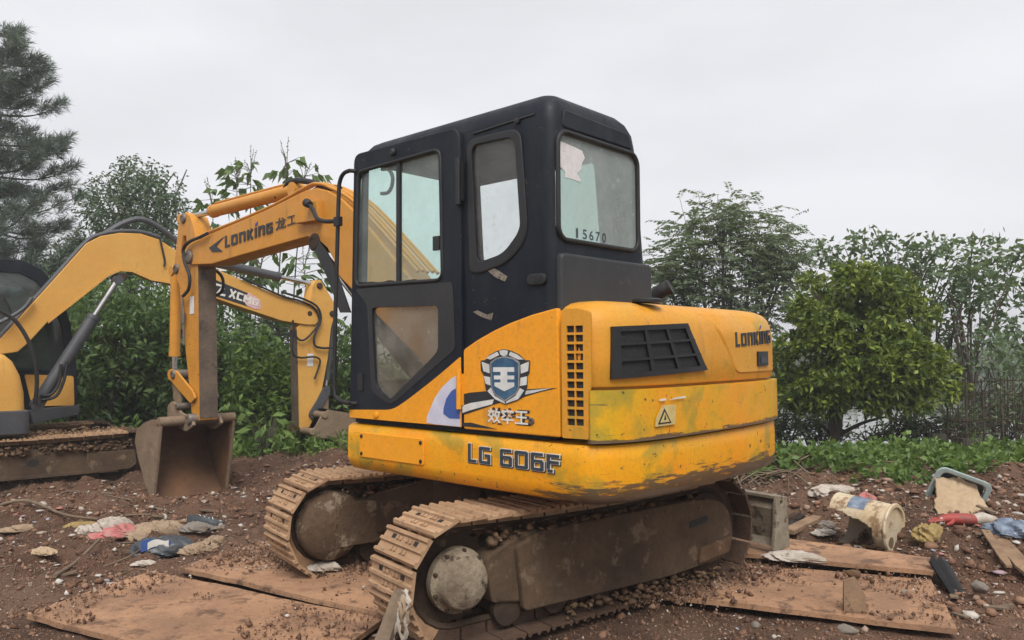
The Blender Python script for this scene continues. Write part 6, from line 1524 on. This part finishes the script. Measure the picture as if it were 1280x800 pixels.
# stake with shredded plastic in front of the near track
A_, B_ = at_depth(468, 822, 3.40), at_depth(500, 738, 3.50); m = MB(); A_ = A_ + (A_ - B_) * .55
m.tube(catmull([A_, A_.lerp(B_, .5) + Vector((.01, 0, 0)), B_], 4), [.052 - .003 * k for k in range(9)], 7)
sk = m.build('stake', 'twig', None, 30, label='split grey stake with shredded plastic before the near sprocket', category='stake')
for k in range(7):
    a = B_ + Vector((rs.uniform(-.03, .03), -.02, rs.uniform(-.02, .03))); m = MB(); e_ = a + Vector((rs.uniform(-.06, .02), -.02, -rs.uniform(.10, .24)))
    pp = catmull([a, a.lerp(e_, .5) + Vector((rs.uniform(-.03, .03), -.03, 0)), e_], 5)
    m.strip([[(q_.x - .009 + .006 * sin(i_ * 1.9 + k), q_.y, q_.z), (q_.x, q_.y - .010, q_.z), (q_.x + .010 + .006 * cos(i_ * 2.3 + k), q_.y, q_.z + .004)] for i_, q_ in enumerate(pp)]); m.build('plastic_shred', 'beige_cloth' if k % 2 else 'white_cloth', sk, 60)
# scrap wedge and stones on the right plate
p = at_z(1068, 765, .04); m = MB(); m.add([(p.x - .055, p.y, .04), (p.x + .06, p.y - .02, .04), (p.x + .055, p.y - .01, .13), (p.x + .01, p.y, .22), (p.x - .05, p.y + .01, .20), (p.x - .05, p.y + .03, .04), (p.x + .06, p.y + .02, .04), (p.x + .055, p.y + .02, .13), (p.x + .01, p.y + .025, .22), (p.x - .045, p.y + .03, .20)], [(0, 1, 2, 3, 4), (9, 8, 7, 6, 5), (0, 5, 6, 1), (1, 6, 7, 2), (2, 7, 8, 3), (3, 8, 9, 4), (4, 9, 5, 0)])
m.build('wood_wedge', 'wood', None, 0, label='brown wedge of wood standing on the lower steel plate', category='wood')
for k, (px, py, r_, lab) in enumerate(((1065, 722, .05, 'dark clod of mud behind the wooden wedge'), (1090, 728, .03, 'small brown stone beside the dark clod'), (1060, 792, .05, 'pale angular stone at the front edge of the mud'), (1130, 742, .025, 'small white stone on the lower steel plate'), (1225, 738, .06, 'flat pale stone at the foot of the rubble mound'), (945, 785, .04, 'grey stone in the mud before the steel plate'))):
    p = at_z(px, py, .05); V, F = clod_mesh([(0, 0, r_ * .4)], [r_], 300 + k); o = link('stone', np_mesh('stone', V, F), 'mud' if k < 2 else 'stone', None, .006, label=lab, category='stone'); o.location = p
# wire fence on the bank with leaning posts
F0, F1 = Vector(base_at(1180, 10.2)), Vector(base_at(1330, 9.4)); fe = empty('wire_fence', F0, label='rusty wire fence between thin posts along the bank', category='fence')
N_ = 7
for k in range(N_):
    p = F0.lerp(F1, k / (N_ - 1)); p.z = gz(p.x, p.y); m = MB(); m.tube([p - F0 - Vector((0, 0, .2)), p - F0 + Vector((rs.uniform(-.06, .06), 0, 1.0 + rs.uniform(-.25, .1)))], .012, 6); m.build('fence_post', 'bark', fe)
for k in range(7):
    m = MB(); m.tube(catmull([F0.lerp(F1, t / 6) - F0 + Vector((0, -.02, .10 + .16 * k + .03 * float(vnoise(t * 2.1, k * 5.)))) for t in range(7)], 3), .0055, 4); m.build('fence_wire', 'mud_dark', fe)
for k in range(40):
    p = F0.lerp(F1, (k + .5) / 40) - F0; m = MB(); m.tube([p + Vector((0, -.022, .06)), p + Vector((rs.uniform(-.03, .03), -.022, 1.1))], .004, 4); m.build('fence_wire', 'mud_dark', fe)
for px, w_, h_, lab in ((1168, .20, .50, 'narrow grey timber post stub at the water edge'), (1212, .34, .46, 'wide grey-brown timber stub at the water edge')):
    B_ = base_at(px, 10.5); m = MB(); m.loft([[(a + .02 * z, b, z) for a, b in rrect(-w_ / 2, -.06, w_ / 2, .06, .02)] for z in (-.2, .2, h_)]); o = m.build('post_stub', 'bark_pale', None, 30, label=lab, category='post'); o.location = B_

# ================================================================= DAMP AIR
hm_ = bpy.data.materials.new('haze'); hm_.use_nodes = True; ht = hm_.node_tree; ht.nodes.clear()
ho = ht.nodes.new('ShaderNodeOutputMaterial'); hv = ht.nodes.new('ShaderNodeVolumePrincipled')
hv.inputs['Color'].default_value = (.97, .98, 1.0, 1); hv.inputs['Density'].default_value = .0030; hv.inputs['Anisotropy'].default_value = .2
ht.links.new(hv.outputs[0], ho.inputs['Volume']); M['haze'] = hm_
m = MB(); m.box((0, 300, 4.5), (2900, 2900, 16.0)); hz_o = m.build('haze', 'haze', None, 0, kind='stuff', label='thin damp haze over the whole yard', category='haze')
